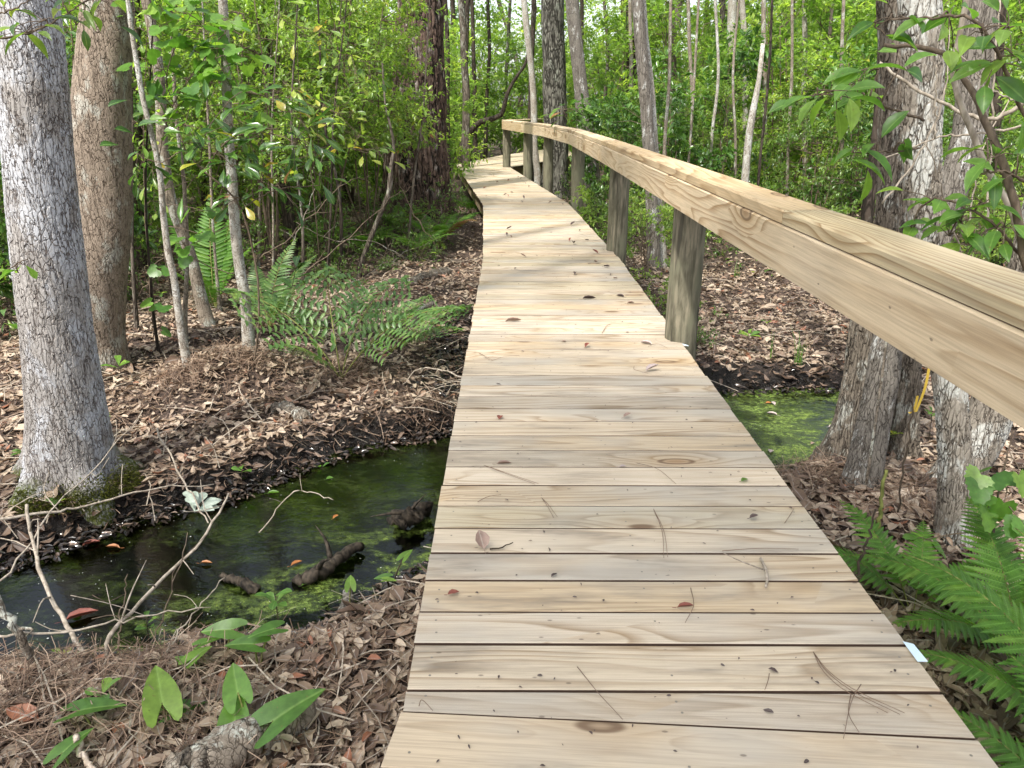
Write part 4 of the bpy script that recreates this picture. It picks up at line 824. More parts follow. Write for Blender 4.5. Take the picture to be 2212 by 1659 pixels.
M['muck'] = leaf_mat('wet_black_leaf', [(0, (.010, .008, .007)), (.5, (.035, .026, .02)), (.85, (.10, .07, .052)), (1, (.24, .17, .13))], (1, 1, 1, 1), .02, .16, .6, False)
tag(ml.obj('wet_litter', 'muck'), 'black wet leaf scraps along the muddy waterline', 'wet litter', kind='stuff')
# moss cushion at the foot of the gray trunk
mo = MB(); n = 2600; a = q.uniform(-1.9, .1, n); hh = np.abs(q.normal(0, .045, n)); rr = np.interp(hh+gray.location.z, gP[:, 2], gR)*1.12+.02+.05*(1-np.clip(hh/.15, 0, 1))*q.random(n)
P = np.c_[rr*np.cos(a), rr*np.sin(a), hh-.03]; nn_ = np.c_[np.cos(a), np.sin(a), .5+0*a]
leaves(mo, P, nrm(nn_+q.normal(0, .5, (n, 3))), rdir(q, n), q.uniform(.012, .024, n), .006, T_LO, q.random(n))
mo.obj('moss', 'moss', gray)

# ------------------------------------------------------------------ sticks, logs
def stick(name, label, cat, pts, r0, r1, mat='stick', n=18, jit=.004, side=(), grp=None, nseg=7, seed=0):
    P3 = [p if isinstance(p, np.ndarray) else D(*p) for p in pts]
    c = crv(P3, n, jit, seed); org = c[0].copy(); mb = MB(); tube(mb, c-org, np.linspace(r0, r1, n), nseg, wob=.1, seed=seed)
    q2 = R(seed+9)
    for f in side:
        i = int(f*(n-1)); d = rdir(q2, 1, .0, .8)[0]; l = q2.uniform(.06, .2)
        b = c[i]-org; tube(mb, crv([b, b+d*l*.5+q2.normal(0, .012, 3), b+d*l+q2.normal(0, .02, 3)], 6), np.linspace(np.interp(f, [0, 1], [r0, r1])*.55, .0012, 6), 5)
    o = mb.obj(name, mat); o.location = org; return tag(o, label, cat, grp)
g = 'fallen sticks on the left bank'
stick('fallen_branch', 'long bare gray branch arching over the dark stream', 'branch', [(228, 1428, 1.98), (242, 1368, 2.0), (300, 1305, 2.12), (400, 1205, 2.3), (470, 1112, 2.42), (494, 1066, 2.5)], .0085, .0035, side=(.3, .5, .62, .8, .9), grp=g, seed=1)
stick('fallen_branch', 'thin straight twig crossing low over the near water', 'twig', [(-20, 1374, 1.9), (120, 1368, 1.95), (240, 1346, 2.0), (330, 1328, 2.05), (455, 1312, 2.1)], .0042, .0018, side=(.4, .55, .75), grp=g, seed=2)
stick('fallen_branch', 'thick brown stick slanting down into the near left bank', 'branch', [(-10, 1288, 1.92), (30, 1355, 1.9), (60, 1405, 1.93), (88, 1452, 1.97)], .013, .012, 'bark_sap', side=(.4,), grp=g, seed=3)
stick('fallen_branch', 'mottled gray stick slanting from the far bank across the water', 'branch', [(58, 1090, 2.5), (70, 1170, 2.4), (95, 1255, 2.25), (140, 1345, 2.12), (188, 1418, 2.03)], .006, .0085, side=(.2, .4, .6), grp=g, seed=4)
stick('fallen_branch', 'long pale twig lying across the foot of the gray trunk', 'twig', [(-10, 1122, 2.6), (110, 1106, 2.72), (180, 1093, 2.8), (270, 1068, 2.9), (360, 1052, 3.0), (462, 1046, 3.1)], .0055, .0022, side=(.25, .5, .6, .85), grp=g, seed=5)
stick('fallen_branch', 'forked twig leaning against the gray trunk foot', 'twig', [(0, 1255, 2.35), (60, 1180, 2.45), (120, 1090, 2.6), (180, 1040, 2.75), (250, 960, 2.95), (300, 905, 3.1)], .004, .0016, side=(.3, .5, .7, .8), grp=g, seed=6)
stick('fallen_branch', 'whitish bent twig resting on the near bank edge', 'twig', [(228, 1430, 1.98), (262, 1446, 1.95), (300, 1452, 1.94), (340, 1440, 1.96), (392, 1405, 2.0)], .007, .004, 'rotwood', side=(.5, .8), grp=g, seed=7)
stick('fallen_branch', 'slanted thin stick pointing down the litter to the water', 'twig', [(340, 925, 3.7), (375, 1000, 3.4), (410, 1060, 3.15), (450, 1130, 2.9)], .005, .003, side=(.5,), grp=g, seed=8)
stick('fallen_branch', 'bare twig spread over the litter below the royal fern', 'twig', [(560, 1150, G(560, 1150)[1]), (640, 1062, 3.2), (720, 1080, 3.1)], .003, .002, side=(.3, .6), grp=g, seed=9)
stick('fallen_branch', 'white forked twig lying by the deck edge near the mud', 'twig', [(1000, 815, 4.35), (940, 795, 4.5), (900, 800, 4.55), (870, 830, 4.4)], .005, .002, side=(.2, .4, .6, .8), grp=g, seed=10)
stick('fallen_branch', 'leafless twig standing out of the water by the bank', 'twig', [(255, 1405, 2.03), (262, 1330, 2.1), (276, 1240, 2.2)], .003, .0015, 'twig', side=(.5, .8), grp=g, seed=11)
stick('fallen_branch', 'thin upright twig rising from the near bank right of the arched branch', 'twig', [(300, 1440, 1.97), (345, 1350, 2.05), (372, 1270, 2.1), (405, 1150, 2.25)], .0028, .0014, 'twig', side=(.4, .7), grp=g, seed=12)
stick('fallen_branch', 'white stub of a branch sticking from the near hummock', 'branch', [(165, 1590, 1.6), (180, 1640, 1.55), (230, 1680, 1.5)], .009, .007, 'rotwood', grp=g, seed=13)
stick('fallen_branch', 'pale twig slanting over the water beside the arum leaves', 'twig', [(330, 1455, 1.95), (380, 1380, 2.0), (430, 1310, 2.1), (485, 1248, 2.2)], .0032, .0014, 'stick', side=(.4, .7), grp=g, seed=14)
stick('fallen_branch', 'curled gray branch arching out of the mud', 'branch', [(898, 700, 5.0), (898, 680, 5.05), (910, 664, 5.1), (935, 655, 5.15)], .02, .017, 'bark_sap', grp=g, seed=15, nseg=10)
stick('fallen_branch', 'low straight branch lying behind the curled gray branch', 'branch', [(780, 712, 4.98), (840, 705, 5.0), (897, 702, 5.0)], .012, .016, 'bark_sap', side=(.3,), grp=g, seed=16)
def gp(u, v, dz): p = G(u, v, gz(*G(u, v)[:2])); p[2] += dz; return p
stick('log', 'short broken dark log on the litter below the pine', 'log', [gp(885, 622, .04), gp(925, 608, .05), gp(965, 596, .04)], .05, .06, 'bark_ridge', jit=.006, seed=17, nseg=14)
stick('log', 'weathered brown log half buried at the bottom edge under the big arum leaves', 'log', [gp(395, 1690, .015), gp(470, 1645, .02), gp(560, 1600, .025), gp(662, 1552, .01)], .058, .066, 'bark_sap', jit=.004, seed=18, nseg=30, n=30)
stick('log', 'black wet log lying in the stream', 'log', [G(640, 1262, -.56), G(690, 1235, -.53), G(730, 1205, -.52), G(778, 1182, -.54)], .030, .022, 'darkwood', jit=.008, side=(.3, .6), seed=19, nseg=12)
stick('log', 'small split brown log piece floating left of the black wet log', 'log', [G(478, 1246, -.55), G(515, 1252, -.53), G(556, 1276, -.56)], .012, .024, 'darkwood', jit=.005, seed=20, nseg=9)
stick('log', 'lichen spotted short log pointing down the bank beside the deck', 'log', [G(752, 1275, -.53), G(745, 1330, -.50), G(742, 1380, -.49), G(736, 1425, -.49)], .022, .027, 'bark_smooth', jit=.005, seed=21, nseg=14)
stick('log', 'dark rotted stump piece in the water at the deck edge', 'log', [G(850, 1128, -.57), G(880, 1118, -.50), G(915, 1108, -.54)], .035, .03, 'darkwood', jit=.015, side=(.4, .7), seed=22, nseg=12)
stick('log', 'dark hollow log end on the litter left of the stream', 'log', [gp(585, 888, .01), gp(620, 895, .03), gp(662, 915, .02)], .035, .045, 'bark_ridge', jit=.006, seed=23, nseg=16)
stick('log', 'pale flaking piece of rotten wood behind the lacy fern', 'log', [gp(1925, 1090, .03), gp(1952, 1105, .05), gp(1975, 1140, .01)], .04, .03, 'rotwood', jit=.012, seed=24, nseg=14)
stick('fallen_branch', 'dark fallen branch crossing the ground behind the lacy fern', 'branch', [gp(1905, 1130, .05), gp(1960, 1085, .06), gp(2010, 1050, .08)], .006, .004, 'twig', side=(.3, .6), seed=25)
stick('fallen_branch', 'thin dark stick lying on the litter at the bottom edge', 'twig', [gp(655, 1560, .02), gp(690, 1585, .02), gp(735, 1600, .02)], .006, .004, 'darkstem', seed=26)
# ------------------------------------------------------------------ broad leaved herbs
def arum(label, lv, seed=0, mat='leaf_fresh'):
    """lv: (u, v of the leaf middle, height over ground, length, tip direction on the ground in degrees, tilt)"""
    q = R(seed); P = []
    for u, v, h, L, az, tl in lv: P.append(G(u, v, -.41+h))
    bx, by = np.mean([p[0] for p in P])+q.normal(0, .012), np.mean([p[1] for p in P])-.01; b = np.array([bx, by, gz(bx, by)])
    root = tag(empty('arum_plant', tuple(b)), label, 'arum plant', 'arum plants on the near bank')
    for p, (u, v, h, L, az, tl) in zip(P, lv):
        a = math.radians(az); t = math.radians(tl*.6); d = np.array([math.cos(a)*math.cos(t), math.sin(a)*math.cos(t), math.sin(t)])
        j = p-d*L*.27-b; m = MB(); tube(m, crv([(0, 0, -.03), j*np.array([.35, .35, .6]), j], 8), np.linspace(.0042, .0022, 8), 6); st = m.obj('stalk', 'darkstem' if h < .06 else 'rachis', root)
        m = MB(); leaves(m, j[None], d, nrm(np.array([q.normal(0, .15), q.normal(0, .15)-.12, 1])), L*.82, L*.84, T_ARROW, np.clip(q.random(), .2, .9)); m.obj('leaf', mat, root)
arum('arum with one big arrow leaf standing upright left of the log', [(345, 1488, .15, .17, 118, 32)], 1)
arum('arum with a narrow leaf pointing up right over the brown log', [(626, 1530, .13, .19, 38, 28), (545, 1580, .05, .09, 200, 10)], 2)
arum('arum with two stacked broad leaves left of the brown log', [(508, 1472, .15, .14, 118, 25), (506, 1545, .10, .16, 105, 42), (530, 1590, .07, .09, 300, -10)], 3)
arum('arum with a flat leaf lying towards the right on the pine straw', [(203, 1527, .11, .15, 12, 12)], 4)
arum('small dull arum leaf low on the pine straw', [(155, 1606, .09, .11, 60, 25)], 5)
arum('arum with a light leaf at the water edge below the royal fern side', [(478, 1360, .12, .12, 185, 5)], 6)
arum('arum with a drooping dark stalked leaf beside the light one', [(527, 1390, .12, .12, 175, 0), (575, 1362, .15, .10, 215, 15)], 7)
arum('arum with a small leaf group near the bank corner', [(428, 1412, .10, .09, 60, 10), (448, 1385, .10, .07, 30, 10), (395, 1425, .08, .07, 150, 10)], 8)
arum('tiny arum leaf beside the lichen spotted log', [(757, 1257, .06, .07, 100, 30)], 9)
arum('pair of tiny arum leaves at the waterline by the deck', [(826, 1247, .03, .06, 180, 0), (878, 1197, .05, .07, 60, 20), (842, 1252, .03, .05, 0, 0)], 10)
arum('blurred pale arum leaf low behind the upright arrow leaf', [(398, 1527, .08, .11, 30, 5)], 11)
def seedling(label, u, v, n, L, h, mat='leaf_fresh', seed=0, W=.45, t=T_OB, z=None, tip=None, dk='darkstem', elev=.35):
    q = R(seed); p = G(u, v); b = np.array([p[0], p[1], gz(p[0], p[1]) if z is None else z]); m, st = MB(), MB()
    lean = q.normal(0, .18, 2)*h; tube(st, crv([(0, 0, -.02), (lean[0]*.4, lean[1]*.4, h*.5), (lean[0], lean[1], h)], 8), np.linspace(.0026, .0014, 8)*(1 if h < .3 else 1.6), 5)
    a = q.uniform(0, 6.28)+np.arange(n)*2.4; zz = h*(1-np.abs(q.normal(0, .22 if h > .2 else .1, n))); f = zz/h
    P = np.c_[lean[0]*f, lean[1]*f, zz]; d = np.c_[np.cos(a), np.sin(a), elev+q.normal(0, .2, n)]
    leaves(m, P, d, nrm(np.array([0, 0, 1.])+q.normal(0, .2, (n, 3))), L*q.uniform(.7, 1.1, n), L*W*q.uniform(.85, 1.1, n), t, q.random(n))
    r = tag(empty('seedling', tuple(b)), label, 'seedling', 'young plants on the forest floor'); m.obj('foliage', mat, r); st.obj('stem', dk, r)
for a in [('four leaved seedling in the pine straw at the lower left', 238, 1610, 4, .06, .05), ('pale round leaved sprig held over the dark water', 330, 1440, 5, .05, .20), ('leafy seedling with long leaves at the far waterline', 215, 985, 7, .11, .13, 'leaf_fresh'), ('two leaved green sprig against the thick brown trunk', 262, 865, 4, .10, .12),
          ('tiny green sprig at the near left bank with dull leaves', 150, 1400, 5, .06, .10, 'leaf_mid'), ('green sprig at the right end of the near bank', 610, 1405, 6, .065, .17), ('small seedling alone on the litter below the far bank mud', 520, 1030, 3, .07, .09), ('twin leaved seedling on the litter by the deck mud', 690, 985, 3, .055, .08), ('small green seedling beside the mossy trunk foot', 130, 1125, 7, .05, .09, 'leaf_mid'),
          ('low green clump left of the mossy trunk foot', 75, 1060, 9, .06, .11, 'leaf_mid'), ('leafy sprout rising through the royal fern', 612, 800, 11, .14, .62, 'leaf_dark'), ('small bright leafy sprout right of the first post on the litter', 1615, 790, 7, .09, .17), ('tiny sprout on the litter behind the pool', 1660, 715, 4, .05, .08), ('green sprout among the oaks behind the pool', 1905, 1005, 6, .05, .14, 'leaf_mid'),
          ('sprout on the sunlit litter between the oaks', 2005, 960, 7, .05, .2, 'leaf_fresh'), ('leafy sprout beside the first post close to the deck', 1425, 690, 10, .08, .25), ('small yellow green seedling below the crooked stem', 880, 660, 4, .07, .1), ('dusky seedling on the litter by the tan sapling', 350, 720, 6, .06, .2, 'leaf_mid')]:
    seedling(*a[:6], mat=a[6] if len(a) > 6 else 'leaf_fresh', seed=hash(a[0]) % 999 if False else len(a[0])*7+a[1])
# whorl of silvery leaves lying at the waterline
m = MB(); q = R(4); p = G(425, 1110); a = q.uniform(-.5, 2.6, 9)
leaves(m, np.tile(p+np.array([0, 0, .03]), (9, 1))+q.normal(0, .015, (9, 3)), np.c_[np.cos(a), np.sin(a), .25+0*a], np.array([0, -.2, 1.])+q.normal(0, .2, (9, 3)), .11, .04, T_OB, .8); M['leaf_silver'] = leaf_mat('leaf_silver', [(0, (.25, .30, .25)), (1, (.40, .46, .38))], (1, 1, 1, 1), .15, .35)
tag(m.obj('fallen_leaf_whorl', 'leaf_silver'), 'fallen whorl of silvery leaves lying at the waterline', 'leaves')
# grass tufts on the right bank
q = R(8)
for lb, u, v, n in (('tuft of bright grass blades at the pool rim', 1722, 805, 16), ('smaller tuft of thin grass left of the bright tuft', 1668, 800, 8), ('tuft of light blades beyond the first post', 1590, 600, 12)):
    p = G(u, v); b = np.array([p[0], p[1], gz(p[0], p[1])]); m = MB()
    for k in range(n):
        a = q.uniform(0, 6.28); h = q.uniform(.12, .27); o = np.array([q.normal(0, .02), q.normal(0, .02), 0]); e = np.array([math.cos(a), math.sin(a), 0])*q.uniform(.02, .09)
        c = crv([o, o+e*.3+np.array([0, 0, h*.6]), o+e+np.array([0, 0, h])], 6); s_ = np.array([-math.sin(a), math.cos(a), 0])*np.linspace(.0035, .0006, 6)[:, None]
        m.add(np.concatenate([c-s_, c+s_]), np.array([(i, i+1, i+7, i+6) for i in range(5)]), rnd=q.random(), mid=1.)
    o = m.obj('grass_tuft', 'leaf_fresh'); o.location = b; tag(o, lb, 'grass', 'grass tufts')

# ------------------------------------------------------------------ near leafy branches, vines
def leafy(name, label, cat, stems, clusters, leafmat, L, W, t=T_HI, seed=0, stemmat='twig', group=None):
    """stems: ([(u,v,Y)..], r0, r1); clusters: (u, v, Y, n, spread px, optional pitch)"""
    q = R(seed); org = D(*stems[0][0][0]); SB = [MB() for _ in stems]; m = MB(); allp = []; own = []
    for st, (pts, r0, r1) in zip(SB, stems):
        c = crv([D(*p) for p in pts], 22, .002, seed)-org; tube(st, c, np.linspace(r0, r1, 22), 7, wob=.06, seed=seed); allp.append(c); own += [st]*len(c)
    ap = np.concatenate(allp)
    for cl in clusters:
        u, v, Y, n, sp = cl[:5]; k = mpp(Y, .8); c = D(u, v, Y)-org; ib = int(np.argmin(np.linalg.norm(ap-c, axis=1))); b = ap[ib]; st = own[ib]
        P = c+q.normal(0, sp*k*.42, (n, 3))*np.array([1, .8, .8])
        if np.linalg.norm(b-c) > .01: tube(st, crv([b, (b+c)/2+np.array([0, 0, .012]), c], 6), np.linspace(.003, .0018, 6), 5)
        for p in P: tube(st, [c, (c+p)/2+np.array([0, 0, .006]), p], [.0016, .0013, .001], 4, cap=False)
        o = nrm(P-c+q.normal(0, .01, (n, 3))); d = nrm(o*np.array([1, 1, .5])+q.normal(0, .25, (n, 3))+np.array([0, 0, -.35]))
        leaves(m, P, d, nrm(np.array([0, -.35, 1.])+q.normal(0, .35, (n, 3))), L*q.uniform(.7, 1.2, n), W*q.uniform(.75, 1.15, n), t, q.random(n))
    r = tag(empty(name, tuple(org)), label, cat, group); [b_.obj('stem', stemmat, r) for b_ in SB]
    if clusters: m.obj('foliage', leafmat, r)
    return r
leafy('vine', 'thick tan bare vine looping down the right side before the oaks', 'vine', [([(2096, -60, 2.1), (2080, 60, 2.1), (2058, 133, 2.1), (2062, 175, 2.1), (2075, 217, 2.08), (2108, 317, 2.05), (2140, 380, 2.02), (2178, 440, 2.0), (2215, 540, 1.98), (2260, 680, 1.95)], .0075, .009)], [], 'leaf_fresh', .08, .04, seed=1, stemmat='stick')
leafy('shrub', 'fresh green large leaved shrub crowding the rail at the right edge', 'shrub', [([(2230, 620, 1.85), (2190, 430, 1.9), (2120, 240, 2.0), (2040, 120, 2.1), (1910, 97, 2.2)], .012, .005), ([(2212, 560, 1.9), (2140, 480, 1.9), (2020, 430, 1.95), (1960, 500, 2.0)], .004, .002), ([(2240, 300, 1.9), (2120, 60, 1.9), (2000, 40, 2.0), (1890, 50, 2.05)], .005, .002), ([(2230, 400, 1.9), (2160, 370, 1.88), (2080, 390, 1.9)], .004, .002)],
  [(2030, 440, 1.95, 5, 60), (2075, 480, 1.92, 6, 60), (2125, 440, 1.9, 6, 60), (2170, 490, 1.88, 6, 60), (2050, 510, 1.95, 5, 50), (2100, 530, 1.9, 4, 40), (1975, 492, 2.0, 3, 40), (2150, 340, 1.88, 5, 60), (2195, 380, 1.86, 4, 50), (2130, 300, 1.9, 2, 40), (2050, 35, 2.0, 6, 70), (2120, 70, 1.9, 7, 70), (2180, 60, 1.88, 7, 70), (1930, 40, 2.05, 4, 60), (2150, 140, 1.9, 5, 60), (2190, 120, 1.88, 5, 60), (1890, 60, 2.05, 2, 40)], 'leaf_fresh', .085, .036, T_HI, 2)
leafy('sapling', 'leafy twig with large drooping leaves left of the oak group', 'sapling', [([(1995, 260, 2.3), (1900, 225, 2.25), (1830, 200, 2.2), (1765, 195, 2.15)], .004, .0018), ([(1985, 320, 2.3), (1900, 330, 2.2), (1840, 330, 2.15)], .003, .0015)], [(1765, 205, 2.15, 4, 50), (1805, 195, 2.18, 4, 50), (1850, 185, 2.2, 4, 50), (1870, 215, 2.2, 3, 40), (1900, 150, 2.25, 3, 50), (1945, 150, 2.25, 3, 50), (1850, 325, 2.15, 3, 40), (1895, 320, 2.2, 4, 50), (1950, 310, 2.2, 2, 40)], 'leaf_fresh', .10, .042, T_HI, 3)
leafy('dead_shrub', 'tangle of bare gray branches across the oak trunks', 'shrub', [([(2240, 200, 2.3), (2150, 256, 2.35), (2075, 240, 2.4), (1975, 190, 2.45), (1900, 135, 2.5)], .007, .004), ([(2230, 270, 2.3), (2100, 290, 2.4), (2030, 296, 2.45), (1900, 345, 2.5)], .004, .002), ([(1905, 440, 2.5), (1960, 370, 2.5), (2010, 285, 2.5), (2040, 200, 2.5), (2050, 60, 2.5)], .004, .002), ([(2080, 560, 2.6), (2040, 430, 2.55), (2010, 330, 2.5), (1985, 300, 2.5)], .003, .0015), ([(2130, 520, 2.5), (2140, 300, 2.5), (2150, 120, 2.5), (2160, 0, 2.5)], .004, .002), ([(2090, 500, 2.7), (2120, 330, 2.7), (2200, 180, 2.7)], .003, .002), ([(2020, 300, 2.4), (2022, 140, 2.4)], .003, .002), ([(2220, 230, 2.5), (2140, 190, 2.5), (2060, 100, 2.5)], .003, .0015)], [], 'leaf_fresh', .1, .04, seed=4, stemmat='stick')
leafy('shrub', 'dark stems with heart shaped grape leaves low at the right edge', 'shrub', [([(2150, 1240, 2.3), (2150, 1120, 2.3), (2165, 1030, 2.3), (2190, 930, 2.3)], .005, .002)], [(2120, 1030, 2.3, 3, 50), (2175, 1060, 2.25, 3, 50), (2140, 1085, 2.3, 2, 40), (2200, 1010, 2.25, 2, 40), (2200, 1120, 2.2, 3, 40), (2000, 1165, 2.35, 2, 30)], 'leaf_fresh', .075, .08, T_GRAPE, 5)
leafy('branch', 'green leafy branch hanging in from the top left corner over the gray trunk', 'branch', [([(-60, 90, 2.6), (60, 72, 2.6), (130, 40, 2.6), (180, 5, 2.6)], .004, .0018), ([(-40, 40, 2.6), (30, 20, 2.6), (80, -10, 2.6)], .003, .0015)], [(10, 25, 2.6, 3, 40), (60, 70, 2.6, 4, 50), (95, 45, 2.6, 4, 50), (135, 15, 2.6, 4, 50), (185, 10, 2.6, 4, 60), (230, 5, 2.6, 5, 60), (165, 55, 2.6, 2, 40)], 'leaf_mid', .085, .028, T_HI, 6)
leafy('branch', 'sprig of green leaves entering at the left edge before the gray trunk', 'branch', [([(-40, 610, 2.5), (20, 580, 2.5), (60, 558, 2.5)], .003, .0015), ([(-30, 700, 2.5), (15, 690, 2.5)], .003, .0015)], [(45, 570, 2.5, 3, 30), (5, 700, 2.5, 4, 40), (40, 590, 2.5, 2, 30)], 'leaf_fresh', .07, .03, T_OB, 7)
leafy('grape_vine', 'grape vine with broad toothed leaves climbing the left saplings', 'vine', [([(372, 640, 4.9), (352, 520, 4.9), (345, 330, 4.8), (400, 180, 4.7), (480, 120, 4.6), (540, 100, 4.6)], .004, .002), ([(420, 300, 4.7), (360, 180, 4.7), (400, 60, 4.7), (440, -20, 4.7)], .003, .002), ([(400, 180, 4.7), (470, 90, 4.7), (520, 20, 4.7)], .003, .002)],
  [(400, 30, 4.7, 9, 60), (440, 60, 4.7, 9, 60), (480, 40, 4.7, 7, 60), (370, 90, 4.7, 9, 60), (420, 110, 4.7, 10, 60), (470, 120, 4.65, 10, 60), (520, 110, 4.6, 9, 60), (350, 150, 4.7, 9, 60), (400, 170, 4.7, 10, 60), (455, 185, 4.65, 9, 60), (330, 200, 4.8, 6, 40), (300, 20, 4.7, 6, 50), (350, 20, 4.7, 6, 50), (500, 190, 4.65, 7, 50), (390, 230, 4.7, 6, 40), (540, 250, 4.65, 6, 40), (365, 580, 4.9, 3, 25), (350, 660, 4.9, 3, 25), (440, 455, 4.8, 3, 30), (345, 710, 4.9, 1, 20), (410, 900, 4.5, 1, 10), (400, 530, 4.8, 6, 40), (430, 505, 4.8, 3, 30)], 'leaf_fresh', .085, .09, T_GRAPE, 8)
leafy('bay_sapling', 'bay sapling with whorls of long glossy leaves in front of the left saplings', 'sapling', [([(545, 820, 4.6), (560, 640, 4.6), (520, 450, 4.55), (430, 360, 4.5), (400, 320, 4.5), (380, 260, 4.5)], .007, .003), ([(520, 450, 4.55), (600, 410, 4.5), (690, 400, 4.4)], .004, .002), ([(430, 380, 4.5), (500, 300, 4.5), (590, 290, 4.5), (680, 330, 4.4)], .004, .002), ([(400, 320, 4.5), (350, 350, 4.5), (310, 340, 4.5)], .003, .002), ([(430, 360, 4.5), (450, 280, 4.5), (520, 200, 4.5), (600, 220, 4.5)], .003, .002)],
  [(310, 345, 4.5, 10, 67), (400, 270, 4.5, 12, 72), (440, 310, 4.5, 10, 72), (500, 270, 4.5, 12, 72), (540, 300, 4.5, 10, 72), (590, 280, 4.5, 12, 72), (640, 300, 4.4, 12, 72), (690, 320, 4.4, 10, 72), (560, 220, 4.5, 10, 72), (610, 225, 4.5, 10, 72), (470, 330, 4.5, 12, 72), (560, 390, 4.5, 12, 72), (600, 400, 4.5, 10, 72), (500, 360, 4.5, 9, 62), (450, 230, 4.5, 9, 72), (650, 260, 4.45, 9, 72), (690, 380, 4.4, 7, 62), (415, 390, 4.5, 6, 62), (520, 430, 4.5, 7, 62), (480, 455, 4.5, 4, 40)], 'leaf_dark', .125, .042, T_OB, 9)
leafy('sapling', 'bright broad leaved spray hanging between the mottled sapling and the pine', 'sapling', [([(690, 560, 7), (675, 400, 6.9), (650, 250, 6.8), (640, 60, 6.7)], .006, .003), ([(655, 280, 6.8), (730, 200, 6.6), (800, 170, 6.5)], .003, .0015), ([(665, 340, 6.8), (740, 320, 6.6), (790, 330, 6.5)], .003, .0015)],
  [(600+(k*83) % 230, 40+(k*57) % 330, 6.6, 9, 70) for k in range(22)], 'leaf_bright', .105, .042, T_OB, 13)
leafy('sapling', 'leafy green spray beside the thick brown trunk on its right', 'sapling', [([(330, 700, 5.4), (315, 480, 5.4), (310, 250, 5.4), (320, 40, 5.4)], .005, .002)], [(290+(k*31) % 60, 60+k*34, 5.4, 6, 60) for k in range(12)], 'leaf_bright', .085, .036, T_OB, 14)
leafy('shrub', 'dark leaved twigs filling the gap between gray and brown trunks', 'shrub', [([(172, 760, 6.0), (160, 400, 6.0), (158, 150, 6.0), (150, 0, 6.0)], .008, .004)], [(145+(k*37) % 45, 70+k*27, 6.0, 13, 45) for k in range(11)], 'leaf_dark', .12, .034, T_OB, 10)
leafy('shrub', 'dark leaves behind the gray trunk at the left edge', 'shrub', [([(-20, 760, 6.0), (-10, 500, 6.0), (0, 300, 6.0)], .008, .004)], [((k*29) % 30-5, 330+k*40, 6.0, 12, 45) for k in range(11)], 'leaf_mid', .11, .04, T_OB, 11)
leafy('branch', 'spray of leathery leaves beside the checkered trunk above the rail', 'branch', [([(1262, 250, 12), (1235, 235, 11.8), (1210, 238, 11.6)], .006, .003)], [(1212, 236, 11.6, 7, 30), (1232, 240, 11.6, 7, 30), (1222, 250, 11.6, 5, 25), (1245, 245, 11.7, 4, 25)], 'leaf_dark', .19, .08, T_OB, 12)
# pale bubble flecks that paint glints on the stream
q = R(15); n = 420; i = q.integers(0, len(STREAM), n); P = STREAM[i]+(STREAM[(i+7) % len(STREAM)]-STREAM[i])*q.random((n, 1))+q.normal(0, .12, (n, 2)); P = P[sdist(P[:, 0], P[:, 1]) < -.04]; n = len(P); m = MB()
th = np.arange(6)*PI/3; r_ = q.uniform(.0008, .0026, n)*np.where(q.random(n) < .1, 1.7, 1); V = np.stack([P[:, :1]+r_[:, None]*np.cos(th), P[:, 1:]+r_[:, None]*np.sin(th)*.8, np.full((n, 6), WZ+.004)], -1); m.add(V, np.arange(n*6).reshape(n, 6)); M['foam_glint'] = flat_mat('foam_glint', (.55, .56, .5), .4)
tag(m.obj('foam_glints', 'foam_glint'), 'tiny pale flecks floating as glints on the dark stream', 'flecks', kind='stuff')
for k, (pts, r0, lb, sd_) in enumerate([([(600, 640, 6.4), (700, 560, 6.6), (830, 440, 6.8), (900, 400, 7)], .006, 'long bare twig arching right before the pine foot', (.3, .5, .7, .85)), ([(880, 560, 7.6), (800, 520, 7.4), (720, 520, 7.2), (640, 480, 7.0)], .006, 'fallen bare branch tangled left of the pine foot', (.2, .4, .6, .8)), ([(560, 560, 6.5), (640, 500, 6.6), (740, 400, 6.8), (800, 380, 7)], .007, 'gray bare branch rising through the left thicket', (.3, .5, .7, .9)),
    ([(420, 560, 5.2), (520, 600, 5.1), (590, 700, 5.0), (640, 800, 4.9)], .004, 'dark bent twig drooping across the mottled sapling', (.3, .6)), ([(610, 720, 6.2), (620, 560, 6.3), (660, 460, 6.4), (700, 330, 6.6)], .005, 'bare upright twig beside the silvery fern', (.3, .5, .7, .85)), ([(960, 560, 9), (900, 470, 9), (860, 380, 9.2), (880, 300, 9.4)], .008, 'bare gray limb curving before the pine bark', (.3, .6, .8)), ([(300, 640, 5.6), (350, 560, 5.6), (430, 520, 5.7), (520, 470, 5.8)], .005, 'bare twig slanting behind the palest sapling', (.4, .6, .8)), ([(680, 660, 6.0), (760, 610, 6.2), (850, 560, 6.6), (930, 520, 7.2)], .004, 'thin bare twig lying over the brush toward the pine', (.3, .5, .7))]):
    stick('bare_branch', lb, 'branch', pts, r0, r0*.35, ['twig', 'bark_sap', 'twig'][k % 3], jit=.012, side=sd_, grp='bare branches of the left thicket', seed=k+70, nseg=6)
